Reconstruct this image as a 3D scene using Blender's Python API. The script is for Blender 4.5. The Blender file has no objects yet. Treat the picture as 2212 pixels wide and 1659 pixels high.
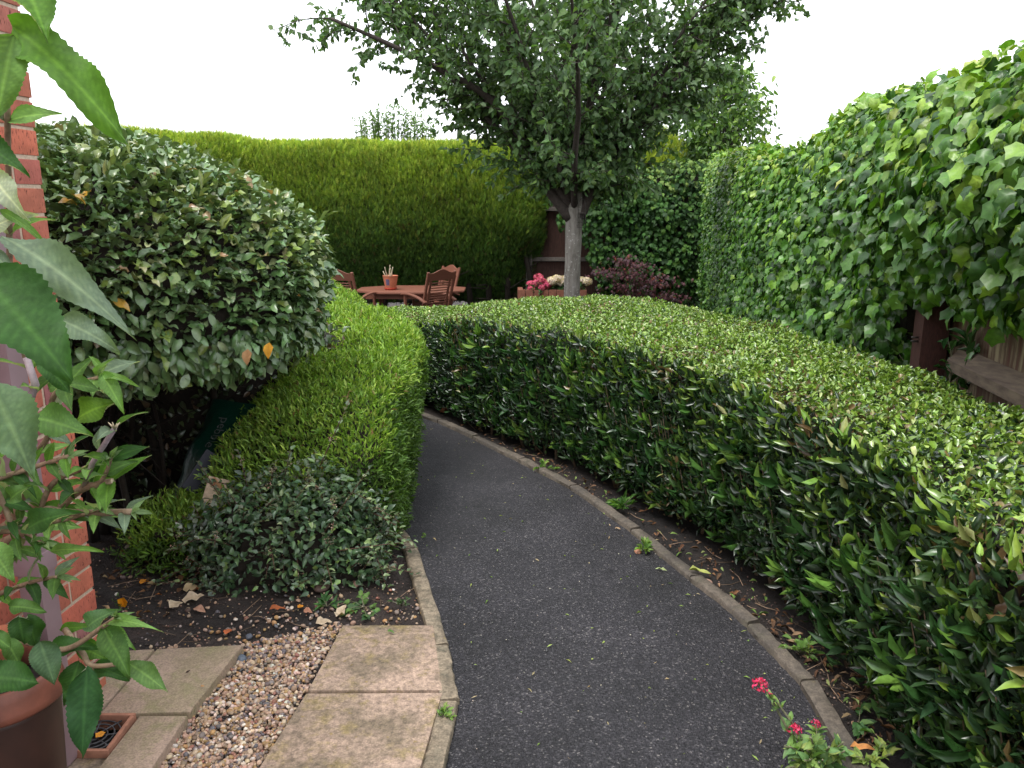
import bpy, bmesh, math, random
import numpy as np
from mathutils import Vector, Matrix, noise

random.seed(7)
rng = np.random.default_rng(7)
SC = bpy.context.scene
COL = SC.collection
PI = math.pi

# ------------------------------------------------------------------ camera, sky, sun, exposure
EYE = 1.52
PITCH = math.radians(12.8)
cam = bpy.data.cameras.new("camera")
cam.sensor_fit = 'HORIZONTAL'; cam.sensor_width = 36.0
cam.lens = 36.0 * 1701 / 2212
cam.clip_start = 0.05; cam.clip_end = 500
cam_o = bpy.data.objects.new("camera", cam); COL.objects.link(cam_o)
cam_o.location = (0, 0, EYE); cam_o.rotation_euler = (PI / 2 - PITCH, 0, 0)
SC.camera = cam_o
CAMP = np.array([0, 0, EYE])

SUN_EL, SUN_AZ = math.radians(68), math.radians(-140)     # azimuth from +Y towards +X
W = bpy.data.worlds.new("World"); SC.world = W; W.use_nodes = True
nt = W.node_tree; nt.nodes.clear()
wo = nt.nodes.new('ShaderNodeOutputWorld'); bg = nt.nodes.new('ShaderNodeBackground')
sky = nt.nodes.new('ShaderNodeTexSky'); sky.sky_type = 'NISHITA'; sky.sun_disc = False
sky.sun_elevation = SUN_EL; sky.sun_rotation = SUN_AZ; sky.dust_density = 4
mixs = nt.nodes.new('ShaderNodeMix'); mixs.data_type = 'RGBA'
mixs.inputs['Factor'].default_value = 0.88                # thick white cloud over the blue
mixs.inputs['B'].default_value = (9.3, 9.5, 9.9, 1)
nt.links.new(sky.outputs[0], mixs.inputs['A']); nt.links.new(mixs.outputs['Result'], bg.inputs['Color'])
bg.inputs['Strength'].default_value = 0.105
nt.links.new(bg.outputs[0], wo.inputs[0])
sl = bpy.data.lights.new("sun", 'SUN'); sl.energy = 1.5; sl.angle = math.radians(22); sl.color = (1, .97, .92)
so = bpy.data.objects.new("sun", sl); COL.objects.link(so)
so.rotation_euler = (PI / 2 - SUN_EL, 0, PI - SUN_AZ)
so.location = (3, 3, 12)
SC.view_settings.view_transform = 'Standard'; SC.view_settings.look = 'None'
SC.view_settings.gamma = 1; SC.view_settings.use_curve_mapping = False
SC.view_settings.exposure = 1.2
SC.render.engine = 'CYCLES'
SC.cycles.max_bounces = 6; SC.cycles.diffuse_bounces = 3; SC.cycles.glossy_bounces = 2
SC.cycles.transmission_bounces = 4; SC.cycles.transparent_max_bounces = 4
SC.cycles.use_denoising = True
SC.cycles.caustics_reflective = False; SC.cycles.caustics_refractive = False

# ------------------------------------------------------------------ measuring helpers
FPX, CX, CY = 1701.0, 1106.0, 829.5
def gz(y):
    t = max(0.0, min(y, 13.5) - 2.8)
    return -0.05 * t
def ray(u, v):
    a = (u - CX) / FPX; b = -(v - CY) / FPX
    return (a, math.cos(PITCH) + b * math.sin(PITCH), -math.sin(PITCH) + b * math.cos(PITCH))
def P(u, v, F):                      # point at forward distance F
    d = ray(u, v); t = F / d[1]
    return np.array([d[0] * t, F, EYE + d[2] * t])
def G(u, v, dz=0.0):                 # point on the ground
    d = ray(u, v); lo, hi = .3, 40
    for _ in range(50):
        F = (lo + hi) / 2; t = F / d[1]
        if EYE + d[2] * t > gz(F) + dz: lo = F
        else: hi = F
    return P(u, v, F)

# ------------------------------------------------------------------ materials
def new_mat(name):
    m = bpy.data.materials.new(name); m.use_nodes = True
    t = m.node_tree; t.nodes.clear()
    out = t.nodes.new('ShaderNodeOutputMaterial')
    b = t.nodes.new('ShaderNodeBsdfPrincipled')
    t.links.new(b.outputs[0], out.inputs[0])
    return m, t, b, out
def N(t, kind, **kw):
    n = t.nodes.new(kind)
    for k, v in kw.items():
        if k in n.inputs: n.inputs[k].default_value = v
        else: setattr(n, k, v)
    return n
def ramp(t, stops, interp='LINEAR'):
    r = t.nodes.new('ShaderNodeValToRGB'); r.color_ramp.interpolation = interp
    el = r.color_ramp.elements
    while len(el) < len(stops): el.new(0.5)
    for e, (p, c) in zip(el, stops):
        e.position = p; e.color = (c[0], c[1], c[2], 1)
    return r
def mixc(t, fac, a, b, blend='MIX'):
    m = t.nodes.new('ShaderNodeMix'); m.data_type = 'RGBA'; m.blend_type = blend
    for s, v in (('Factor', fac), ('A', a), ('B', b)):
        if hasattr(v, 'links') or hasattr(v, 'is_linked'): t.links.new(v, m.inputs[s])
        elif isinstance(v, (int, float)): m.inputs[s].default_value = v
        else: m.inputs[s].default_value = (v[0], v[1], v[2], 1)
    return m.outputs['Result']
def bump(t, b, h, strength=.5, dist=.01):
    bp = N(t, 'ShaderNodeBump'); bp.inputs['Strength'].default_value = strength; bp.inputs['Distance'].default_value = dist
    t.links.new(h, bp.inputs['Height']); t.links.new(bp.outputs[0], b.inputs['Normal'])
def objco(t):
    return N(t, 'ShaderNodeTexCoord').outputs['Object']
def tex_noise(t, scale, detail=4, rough=.6, co=None):
    n = N(t, 'ShaderNodeTexNoise'); n.inputs['Scale'].default_value = scale
    n.inputs['Detail'].default_value = detail; n.inputs['Roughness'].default_value = rough
    t.links.new(co if co is not None else objco(t), n.inputs['Vector'])
    return n.outputs['Fac']
def mapping(t, scale):
    mp = N(t, 'ShaderNodeMapping'); mp.inputs['Scale'].default_value = scale
    t.links.new(objco(t), mp.inputs['Vector']); return mp.outputs[0]

def leaf_mat(name, rough=.4, spec=.5, trans=.22, ribc=(1.5, 1.4, 1.2), ribk=.5, veins=False, under=None):
    m, t, b, out = new_mat(name)
    at = N(t, 'ShaderNodeAttribute', attribute_name='Col')
    rb = N(t, 'ShaderNodeAttribute', attribute_name='rib')
    c = at.outputs['Color']
    fac = N(t, 'ShaderNodeMath', operation='MULTIPLY'); t.links.new(rb.outputs['Fac'], fac.inputs[0]); fac.inputs[1].default_value = ribk
    c2 = mixc(t, 1.0, c, ribc, 'MULTIPLY')
    c = mixc(t, fac.outputs[0], c, c2)
    nz = tex_noise(t, 60, 3)
    r = ramp(t, [(.3, (.78, .78, .78)), (.7, (1.2, 1.2, 1.2))]); t.links.new(nz, r.inputs[0])
    c = mixc(t, 1.0, c, r.outputs[0], 'MULTIPLY')
    if under:
        ge = N(t, 'ShaderNodeNewGeometry')
        mk = N(t, 'ShaderNodeMath', operation='MULTIPLY'); t.links.new(ge.outputs['Backfacing'], mk.inputs[0]); mk.inputs[1].default_value = under[3]
        c = mixc(t, mk.outputs[0], c, under[:3])
    t.links.new(c, b.inputs['Base Color'])
    b.inputs['Roughness'].default_value = rough
    b.inputs['Specular IOR Level'].default_value = spec
    tr = N(t, 'ShaderNodeBsdfTranslucent')
    tc = mixc(t, 1.0, c, (1.35, 1.5, .55), 'MULTIPLY'); t.links.new(tc, tr.inputs['Color'])
    mx = N(t, 'ShaderNodeMixShader'); mx.inputs[0].default_value = trans
    t.links.new(b.outputs[0], mx.inputs[1]); t.links.new(tr.outputs[0], mx.inputs[2]); t.links.new(mx.outputs[0], out.inputs[0])
    if veins:
        bump(t, b, tex_noise(t, 260, 3), .25, .002)
    return m
def plain(name, c, rough=.7, nscale=30, var=.35, bs=.3, bd=.004, c2=None, stretch=None, spec=.4, metal=0):
    m, t, b, out = new_mat(name)
    co = mapping(t, stretch) if stretch else objco(t)
    nz = tex_noise(t, nscale, 5, .6, co)
    c2 = c2 or tuple(x * (1 - var) for x in c)
    r = ramp(t, [(.3, c2), (.7, tuple(x * (1 + var * .5) for x in c))]); t.links.new(nz, r.inputs[0])
    t.links.new(r.outputs[0], b.inputs['Base Color'])
    b.inputs['Roughness'].default_value = rough; b.inputs['Specular IOR Level'].default_value = spec
    b.inputs['Metallic'].default_value = metal
    bump(t, b, nz, bs, bd)
    return m
def col_mat(name, rough=.7, nscale=40, bs=.3, bd=.003, spec=.4):          # per-piece colour
    m, t, b, out = new_mat(name)
    at = N(t, 'ShaderNodeAttribute', attribute_name='Col')
    nz = tex_noise(t, nscale, 5)
    r = ramp(t, [(.3, (.72, .72, .72)), (.7, (1.2, 1.2, 1.2))]); t.links.new(nz, r.inputs[0])
    t.links.new(mixc(t, 1.0, at.outputs['Color'], r.outputs[0], 'MULTIPLY'), b.inputs['Base Color'])
    b.inputs['Roughness'].default_value = rough; b.inputs['Specular IOR Level'].default_value = spec
    bump(t, b, nz, bs, bd)
    return m

M = {}
M['laurel'] = leaf_mat('hedge leaf', .27, .65, .13)
M['ivy'] = leaf_mat('ivy leaf', .36, .45, .2)
M['ivy_dark'] = leaf_mat('matte ivy leaf', .55, .22, .15)  # rougher, less specular and less translucent than the side ivy
M['conifer'] = leaf_mat('conifer spray', .65, .25, .2, ribk=0)
M['tree_leaf'] = leaf_mat('tree leaf', .48, .4, .3)
M['elae'] = leaf_mat('elaeagnus leaf', .30, .65, .10, under=(.24, .30, .16, .35))
M['lonicera'] = leaf_mat('small hedge leaf', .5, .4, .25)
M['coton'] = leaf_mat('cotoneaster leaf', .33, .55, .12, under=(.42, .45, .38, .8))
M['budd'] = leaf_mat('buddleia leaf', .6, .22, .36, ribc=(1.9, 1.75, 1.6), ribk=.8, veins=True, under=(.36, .40, .30, .65))
M['soft'] = leaf_mat('soft green leaf', .55, .35, .3)
M['acer'] = leaf_mat('acer leaf', .5, .4, .25)
M['petal'] = leaf_mat('petal', .7, .2, .35, ribk=0)
M['dry'] = leaf_mat('dry leaf', .75, .25, .1, ribc=(.7, .6, .5))
M['twig'] = plain('dark twig and core shade', (.022, .016, .011), .9, 60, .5)  # bark colour on stems; on core shells it paints the shade between leaves
M['stemg'] = plain('green stem', (.17, .17, .10), .6, 80, .3)
M['stemp'] = plain('purple grey stem', (.30, .24, .26), .6, 80, .3)
M['stemb'] = plain('pale brown stem', (.24, .17, .11), .75, 90, .4)
M['stemr'] = plain('red brown stem', (.10, .05, .035), .75, 90, .4)
M['chips'] = col_mat('pebble', .6, 90, .2, .002)
M['wood'] = plain('stained hardwood', (.185, .07, .043), .55, 14, .3, .2, .002, stretch=(6, 6, 40))
M['darkwood'] = plain('dark stained fence board', (.062, .028, .021), .8, 12, .5, .4, .003, stretch=(8, 8, 1))
M['greywood'] = plain('weathered grey timber', (.10, .085, .075), .85, 14, .5, .4, .003, stretch=(4, 4, 4))
M['pipe'] = plain('faded mauve brown plastic', (.27, .185, .20), .42, 9, .12, .05, .001)
M['wire'] = plain('dull wire', (.05, .045, .04), .5, 60, .3)
M['iron'] = plain('black plastic grate', (.06, .06, .065), .5, 60, .3)
M['terracotta'] = plain('terracotta', (.46, .16, .085), .8, 40, .25, .2, .002)
M['redplastic'] = plain('red plastic', (.42, .055, .028), .45, 20, .15)
M['bluelabel'] = plain('faded blue label', (.10, .085, .16), .6, 60, .25)
M['black'] = plain('dark void', (.01, .01, .01), .9, 30, .3)

# asphalt
m, t, b, out = new_mat('asphalt'); M['asphalt'] = m
co = objco(t)
v = N(t, 'ShaderNodeTexVoronoi'); v.inputs['Scale'].default_value = 190; t.links.new(co, v.inputs['Vector'])
v2 = N(t, 'ShaderNodeTexVoronoi'); v2.inputs['Scale'].default_value = 95; t.links.new(co, v2.inputs['Vector'])
sx = N(t, 'ShaderNodeSeparateColor'); t.links.new(v.outputs['Color'], sx.inputs[0])
r = ramp(t, [(0, (.014, .014, .017)), (.6, (.025, .024, .029)), (.84, (.05, .048, .055)), (.95, (.085, .082, .088)), (1, (.20, .19, .18))])
t.links.new(sx.outputs[0], r.inputs[0])
big = tex_noise(t, 2.2, 6, .65)
r2 = ramp(t, [(.30, (.42, .42, .43)), (.5, (.72, .71, .73)), (.72, (1.12, 1.09, 1.1))]); t.links.new(big, r2.inputs[0])
t.links.new(mixc(t, 1.0, r.outputs[0], r2.outputs[0], 'MULTIPLY'), b.inputs['Base Color'])
b.inputs['Roughness'].default_value = .62; b.inputs['Specular IOR Level'].default_value = .45
ad = N(t, 'ShaderNodeMath', operation='ADD'); t.links.new(v.outputs['Distance'], ad.inputs[0]); t.links.new(v2.outputs['Distance'], ad.inputs[1])
bump(t, b, ad.outputs[0], .9, .006)

# soil
def soil_mat(name, k):
    m, t, b, out = new_mat(name)
    n1 = tex_noise(t, 9, 8, .7); n2 = tex_noise(t, 120, 4, .7); n3 = tex_noise(t, 2.0, 3, .5)
    r = ramp(t, [(.3, (.013 * k, .0095 * k, .0085 * k)), (.55, (.032 * k, .0225 * k, .019 * k)), (.75, (.07 * k, .05 * k, .042 * k))]); t.links.new(n1, r.inputs[0])
    r2 = ramp(t, [(.35, (.55, .55, .55)), (.7, (1.6, 1.6, 1.6))]); t.links.new(n2, r2.inputs[0])
    r3 = ramp(t, [(.4, (.75, .75, .75)), (.62, (1.5, 1.45, 1.42))]); t.links.new(n3, r3.inputs[0])
    c = mixc(t, 1.0, r.outputs[0], r2.outputs[0], 'MULTIPLY')
    t.links.new(mixc(t, 1.0, c, r3.outputs[0], 'MULTIPLY'), b.inputs['Base Color'])
    b.inputs['Roughness'].default_value = .8
    ad = N(t, 'ShaderNodeMath', operation='ADD'); t.links.new(n1, ad.inputs[0]); t.links.new(n2, ad.inputs[1])
    bump(t, b, ad.outputs[0], 1.0, .02)
    return m
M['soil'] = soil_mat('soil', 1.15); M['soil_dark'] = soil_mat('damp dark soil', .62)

def stone_mat(name, base, pink, moss, lich, speck=.25):
    m, t, b, out = new_mat(name)
    n1 = tex_noise(t, 4.5, 6, .65); n2 = tex_noise(t, 55, 5, .7); n3 = tex_noise(t, 13, 5, .7); n4 = tex_noise(t, 180, 2, .5)
    r = ramp(t, [(.40, base), (.58, pink)]); t.links.new(n1, r.inputs[0])
    r3 = ramp(t, [(.5, (0, 0, 0)), (.66, (1, 1, 1))]); t.links.new(n3, r3.inputs[0])
    c = mixc(t, r3.outputs[0], r.outputs[0], moss)
    v = N(t, 'ShaderNodeTexVoronoi'); v.inputs['Scale'].default_value = 17; t.links.new(objco(t), v.inputs['Vector'])
    wv = N(t, 'ShaderNodeMath', operation='ADD'); t.links.new(v.outputs['Distance'], wv.inputs[0]); t.links.new(n2, wv.inputs[1])
    r4 = ramp(t, [(.52, (1, 1, 1)), (.58, (0, 0, 0))]); t.links.new(wv.outputs[0], r4.inputs[0])
    lm = N(t, 'ShaderNodeMath', operation='MULTIPLY'); t.links.new(r4.outputs[0], lm.inputs[0]); lm.inputs[1].default_value = .6
    c = mixc(t, lm.outputs[0], c, lich)
    r2 = ramp(t, [(.35, (1 - speck,) * 3), (.65, (1 + speck,) * 3)]); t.links.new(n2, r2.inputs[0])
    c = mixc(t, 1.0, c, r2.outputs[0], 'MULTIPLY')
    r5 = ramp(t, [(.3, (.75,) * 3), (.7, (1.2,) * 3)]); t.links.new(n4, r5.inputs[0])
    c = mixc(t, 1.0, c, r5.outputs[0], 'MULTIPLY')
    t.links.new(c, b.inputs['Base Color']); b.inputs['Roughness'].default_value = .8
    bump(t, b, n2, .5, .004)
    return m
M['slab_pink'] = stone_mat('pink lichened slab', (.17, .13, .088), (.34, .245, .185), (.23, .175, .08), (.34, .24, .07), .4)
M['slab_tan'] = stone_mat('smooth tan slab', (.25, .195, .125), (.34, .245, .185), (.22, .19, .10), (.30, .23, .14), .14)
M['kerb_dark'] = stone_mat('weathered dark edging', (.065, .055, .045), (.11, .09, .07), (.08, .07, .05), (.13, .10, .05), .3)
M['kerb_pale'] = stone_mat('pale lichened edging', (.13, .105, .072), (.23, .185, .13), (.115, .10, .07), (.34, .25, .07), .4)

# brick
m, t, b, out = new_mat('brick face'); M['brick'] = m
at = N(t, 'ShaderNodeAttribute', attribute_name='Col')
fl = tex_noise(t, 1, 3, .6, mapping(t, (170, 170, 60)))
r = ramp(t, [(.33, (.28, .22, .2)), (.41, (1, 1, 1))]); t.links.new(fl, r.inputs[0])
n1 = tex_noise(t, 25, 5)
r2 = ramp(t, [(.3, (.8, .8, .8)), (.7, (1.15, 1.15, 1.15))]); t.links.new(n1, r2.inputs[0])
c = mixc(t, 1.0, at.outputs['Color'], r.outputs[0], 'MULTIPLY')
t.links.new(mixc(t, 1.0, c, r2.outputs[0], 'MULTIPLY'), b.inputs['Base Color'])
b.inputs['Roughness'].default_value = .85
ad = N(t, 'ShaderNodeMath', operation='ADD'); t.links.new(fl, ad.inputs[0]); t.links.new(n1, ad.inputs[1])
bump(t, b, ad.outputs[0], .5, .004)
M['mortar'] = plain('sandy mortar', (.52, .40, .30), .9, 120, .25, .5, .003)

# bark
m, t, b, out = new_mat('bark'); M['bark'] = m
n1 = tex_noise(t, 1, 6, .7, mapping(t, (22, 22, 5))); n2 = tex_noise(t, 16, 5, .7)
r = ramp(t, [(.3, (.09, .078, .066)), (.52, (.21, .19, .165)), (.75, (.30, .28, .255))]); t.links.new(n1, r.inputs[0])
r2 = ramp(t, [(.62, (0, 0, 0)), (.68, (1, 1, 1))]); t.links.new(tex_noise(t, 1, 3, .6, mapping(t, (26, 26, 42))), r2.inputs[0])
c = mixc(t, r2.outputs[0], r.outputs[0], (.5, .49, .46))
t.links.new(c, b.inputs['Base Color']); b.inputs['Roughness'].default_value = .85
bump(t, b, n1, .7, .012)
M['limb'] = plain('dark limb bark', (.055, .042, .036), .85, 30, .45, .5, .006)

# dark pot
m, t, b, out = new_mat('brown glazed pot'); M['pot'] = m
n1 = tex_noise(t, 7, 5, .6)
r = ramp(t, [(.3, (.03, .015, .011)), (.7, (.065, .028, .019))]); t.links.new(n1, r.inputs[0])
t.links.new(r.outputs[0], b.inputs['Base Color']); b.inputs['Roughness'].default_value = .5
bump(t, b, tex_noise(t, 60, 4), .1, .002)
M['potrim'] = plain('worn terracotta rim', (.20, .066, .04), .5, 9, .4, .3, .004, c2=(.085, .032, .022))
# weathered green-brown fence boards
m, t, b, out = new_mat('streaked fence board'); M['streak'] = m
n1 = tex_noise(t, 1, 5, .65, mapping(t, (30, 30, 2.2)))
r = ramp(t, [(.36, (.085, .03, .02)), (.48, (.10, .065, .04)), (.58, (.23, .19, .115)), (.7, (.27, .22, .13))]); t.links.new(n1, r.inputs[0])
t.links.new(r.outputs[0], b.inputs['Base Color']); b.inputs['Roughness'].default_value = .85
bump(t, b, n1, .4, .004)
M['railwood'] = plain('weathered rail timber', (.13, .10, .07), .85, 5, .5, .4, .004, c2=(.07, .05, .04), stretch=(14, 1.4, 8))
M['redpost'] = plain('red brown stained post', (.055, .019, .014), .8, 12, .5, .4, .004, stretch=(14, 14, 3))
# plastic sack, its green darkened to carry the shade under the bush
m, t, b, out = new_mat('dark green plastic'); M['sack'] = m
b.inputs['Base Color'].default_value = (.003, .03, .018, 1); b.inputs['Roughness'].default_value = .33
bump(t, b, tex_noise(t, 18, 4, .6), .4, .02)
M['white'] = plain('shade dimmed white print', (.16, .16, .155), .6, 60, .2)  # white lettering, dimmed in its colour because it lies in shade
M['planter'] = plain('brown planter brick', (.20, .075, .045), .75, 20, .3, .3, .003)

# ------------------------------------------------------------------ mesh helpers
class MB:
    """collects polygons (arrays) and builds one mesh object"""
    def __init__(s): s.V = []; s.F = []; s.C = []; s.R = []; s.n = 0; s.M = []
    def add(s, V, F, col=None, rib=None, mi=0):
        V = np.asarray(V, float); 
        if not isinstance(F, (list, tuple)) or (len(F) and not isinstance(F[0], np.ndarray)): F = [np.asarray(F, int)]
        for f in F:
            s.F.append(f + s.n); s.M.append(np.full(len(f), mi, int))
        s.V.append(V); s.n += len(V)
        s.C.append(np.broadcast_to(np.asarray(col if col is not None else (.5, .5, .5), float), (len(V), 3)))
        s.R.append(rib if rib is not None else np.zeros(len(V)))
        return s
    def box(s, c, d, rz=0, col=None, mi=0, bev=0, rx=0, ry=0):
        bm = bmesh.new(); bmesh.ops.create_cube(bm, size=1)
        bmesh.ops.scale(bm, vec=d, verts=bm.verts)
        if bev: bmesh.ops.bevel(bm, geom=bm.edges[:], offset=bev, segments=2, profile=.7, affect='EDGES')
        Mx = Matrix.Translation(c) @ Matrix.Rotation(rz, 4, 'Z') @ Matrix.Rotation(ry, 4, 'Y') @ Matrix.Rotation(rx, 4, 'X')
        bm.transform(Mx); s.bm(bm, col, mi); return s
    def bm(s, bm, col=None, mi=0):
        bm.verts.index_update()
        V = np.array([v.co[:] for v in bm.verts]); by = {}
        for f in bm.faces: by.setdefault(len(f.verts), []).append([v.index for v in f.verts])
        s.add(V, [np.array(x) for x in by.values()], col, mi=mi); bm.free(); return s
    def tube(s, pts, rad, n=6, col=None, cap=True, mi=0):
        pts = np.asarray(pts, float); k = len(pts)
        rad = np.broadcast_to(np.asarray(rad, float), (k,)) if np.ndim(rad) == 0 or len(np.atleast_1d(rad)) == k else np.linspace(rad[0], rad[1], k)
        T = np.gradient(pts, axis=0); T /= np.linalg.norm(T, axis=1, keepdims=True) + 1e-9
        up = np.array([0, 0, 1.]) if abs(T[0][2]) < .9 else np.array([1., 0, 0])
        a = np.cross(T[0], up); a /= np.linalg.norm(a)
        V = []; th = np.arange(n) * 2 * PI / n
        for i in range(k):
            a = a - T[i] * a.dot(T[i]); a /= np.linalg.norm(a) + 1e-9
            b_ = np.cross(T[i], a)
            V.append(pts[i] + rad[i] * (np.cos(th)[:, None] * a + np.sin(th)[:, None] * b_))
        V = np.concatenate(V); i = np.arange(k - 1)[:, None] * n; j = np.arange(n)[None]; j2 = (j + 1) % n
        F = [np.stack([i + j, i + j2, i + n + j2, i + n + j], -1).reshape(-1, 4)]
        if cap: F += [np.arange(n)[::-1][None], (np.arange(n) + (k - 1) * n)[None]]
        s.add(V, F, col, mi=mi); return s
    def lathe(s, c, prof, n=32, col=None, mi=0, wob=0):
        k = len(prof); th = np.arange(n) * 2 * PI / n; V = []
        for r, z in prof:
            rr = r * (1 + wob * np.sin(3 * th + 1) + wob * .7 * np.sin(5 * th))
            V.append(np.stack([c[0] + rr * np.cos(th), c[1] + rr * np.sin(th), np.full(n, c[2] + z)], 1))
        V = np.concatenate(V); i = np.arange(k - 1)[:, None] * n; j = np.arange(n)[None]; j2 = (j + 1) % n
        s.add(V, [np.stack([i + j, i + j2, i + n + j2, i + n + j], -1).reshape(-1, 4)], col, mi=mi); return s
    def prism(s, poly, z0, z1, col=None, mi=0, bev=0):
        bm = bmesh.new(); vs = [bm.verts.new((p[0], p[1], z0 if np.ndim(z0) == 0 else z0[i])) for i, p in enumerate(poly)]
        f = bm.faces.new(vs); bm.normal_update()
        if f.normal.z > 0: f.normal_flip()
        r = bmesh.ops.extrude_face_region(bm, geom=[f])
        for v in r['geom']:
            if isinstance(v, bmesh.types.BMVert): v.co.z += z1 - (z0 if np.ndim(z0) == 0 else z0[0])
        if bev:
            top = [e for e in bm.edges if all(abs(v.co.z - z1) < 1e-5 or v.co.z > (np.min(z0) + z1) / 2 for v in e.verts)]
            bmesh.ops.bevel(bm, geom=top, offset=bev, segments=2, profile=.6, affect='EDGES')
        bmesh.ops.recalc_face_normals(bm, faces=bm.faces[:])
        s.bm(bm, col, mi); return s
    def build(s, name, mats, parent=None, smooth=True, local=False):
        me = bpy.data.meshes.new(name)
        V = np.concatenate(s.V).astype(np.float32)
        lens = np.concatenate([np.full(len(f), f.shape[1], np.int32) for f in s.F])
        idx = np.concatenate([f.reshape(-1) for f in s.F]).astype(np.int32)
        me.vertices.add(len(V)); me.vertices.foreach_set('co', V.reshape(-1))
        me.loops.add(len(idx)); me.loops.foreach_set('vertex_index', idx)
        me.polygons.add(len(lens))
        st = np.zeros(len(lens), np.int32); st[1:] = np.cumsum(lens)[:-1]
        me.polygons.foreach_set('loop_start', st)
        try: me.polygons.foreach_set('loop_total', lens)
        except Exception: pass
        me.polygons.foreach_set('use_smooth', np.full(len(lens), smooth))
        if isinstance(mats, (list, tuple)):
            for m_ in mats: me.materials.append(m_)
            me.polygons.foreach_set('material_index', np.concatenate(s.M).astype(np.int32))
        else: me.materials.append(mats)
        C = np.ones((len(V), 4), np.float32); C[:, :3] = np.concatenate(s.C)
        a = me.attributes.new('Col', 'FLOAT_COLOR', 'POINT'); a.data.foreach_set('color', C.reshape(-1))
        a = me.attributes.new('rib', 'FLOAT', 'POINT'); a.data.foreach_set('value', np.concatenate(s.R).astype(np.float32))
        me.update(calc_edges=True)
        o = bpy.data.objects.new(name, me); COL.objects.link(o)
        if parent is not None:
            o.parent = parent
            if not local: o.matrix_parent_inverse = Matrix.Translation(parent.location).inverted() if parent.rotation_euler.z == 0 else (Matrix.Translation(parent.location) @ parent.rotation_euler.to_matrix().to_4x4()).inverted()
        return o
def tag(o, label=None, cat=None, group=None, kind=None):
    if label: o['label'] = label
    if cat: o['category'] = cat
    if group: o['group'] = group
    if kind: o['kind'] = kind
    return o
def thing(name, label, cat, loc, group=None, rz=0):
    o = bpy.data.objects.new(name, None); COL.objects.link(o)
    o.location = [float(x) for x in loc]; o.rotation_euler = (0, 0, rz); o.empty_display_size = .1
    return tag(o, label, cat, group)
def sharp(o, ang=40):
    me = o.data
    me.polygons.foreach_set('use_smooth', np.ones(len(me.polygons), bool))
    bm = bmesh.new(); bm.from_mesh(me)
    for e in bm.edges:
        if len(e.link_faces) == 2 and e.calc_face_angle(0) > math.radians(ang): e.smooth = False
    bm.to_mesh(me); bm.free(); return o

def unit(a): return a / (np.linalg.norm(a, axis=-1, keepdims=True) + 1e-9)
def catmull(pts, n):
    pts = np.asarray(pts, float); k = len(pts); q = np.concatenate([[2 * pts[0] - pts[1]], pts, [2 * pts[-1] - pts[-2]]])
    out = []
    for x in np.linspace(0, k - 1 - 1e-6, n):
        i = int(x); f = x - i; p0, p1, p2, p3 = q[i:i + 4]
        out.append(.5 * (2 * p1 + (p2 - p0) * f + (2 * p0 - 5 * p1 + 4 * p2 - p3) * f * f + (3 * p1 - p0 - 3 * p2 + p3) * f ** 3))
    return np.array(out)

# ---- leaves
def leaf_tpl(n=3, shape='lance', fold=.25, curl=.15, wav=0, seed=0):
    r = np.random.default_rng(seed); ts = np.linspace(0, 1, n + 1); V = []; R = []
    for i, t in enumerate(ts):
        if shape == 'lance': w = math.sin(PI * min(1, t ** .85)) ** .85 if 0 < t < 1 else .03
        elif shape == 'ovate': w = (math.sin(PI * t ** .62)) ** .8 if 0 < t < 1 else .03
        elif shape == 'cut': w = math.sin(PI * (.12 + .5 * t)) ** .8 if t > 0 else .03
        elif shape == 'round': w = (math.sin(PI * t)) ** .55 if 0 < t < 1 else .05
        else: w = 1 - t * .8
        w *= .5; zc = -curl * (t ** 2) + .5 * curl * t; s = wav * r.uniform(-1, 1); s2 = wav * r.uniform(-1, 1)
        V += [(-w, t, zc + fold * w + s * w), (0, t, zc), (w, t, zc + fold * w + s2 * w)]; R += [0, 1, 0]
    F = []
    for i in range(n):
        a = 3 * i; F += [(a, a + 1, a + 4, a + 3), (a + 1, a + 2, a + 5, a + 4)]
    return np.array(V), [np.array(F)], np.array(R, float)
def lobed_tpl(lobes, fold=.2, curl=.25, notch=.5, seed=0):
    """lobes: (angle deg from tip, radius); leaf base at origin, tip +Y"""
    r = np.random.default_rng(seed); c = np.array([0, .32]); out = []; rb = []
    L = sorted(lobes)
    for i, (a, q) in enumerate(L):
        ar = math.radians(a + r.uniform(-6, 6)); out.append(c + q * r.uniform(.9, 1.08) * np.array([math.sin(ar), math.cos(ar)])); rb.append(.7)
        if i < len(L) - 1:
            am = math.radians((a + L[i + 1][0]) / 2); qq = notch * (q + L[i + 1][1]) / 2
            out.append(c + qq * np.array([math.sin(am), math.cos(am)])); rb.append(0)
    out.append(np.array([0, .0])); rb.append(.7); k = len(out); out = np.array(out)
    pts = np.concatenate([[c], c + (out - c) * .55, out]); x, y = pts[:, 0], pts[:, 1]
    rr = np.hypot(x, y - .32)
    z = -curl * (y - .3) ** 2 * np.sign(y - .1) - curl * 1.1 * rr ** 2 + fold * np.abs(x) * .6 + r.uniform(-.035, .035, len(x))
    z[1:k + 1] += np.where(np.array(rb) > 0, -.02, .03)
    F3 = np.array([(0, 1 + (i + 1) % k, 1 + i) for i in range(k)]); F4 = np.array([(1 + i, 1 + (i + 1) % k, 1 + k + (i + 1) % k, 1 + k + i) for i in range(k)])
    R = np.concatenate([[1], np.array(rb), np.array(rb) * .3])
    return np.stack([x, y, z], 1), [F3, F4], R
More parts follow.
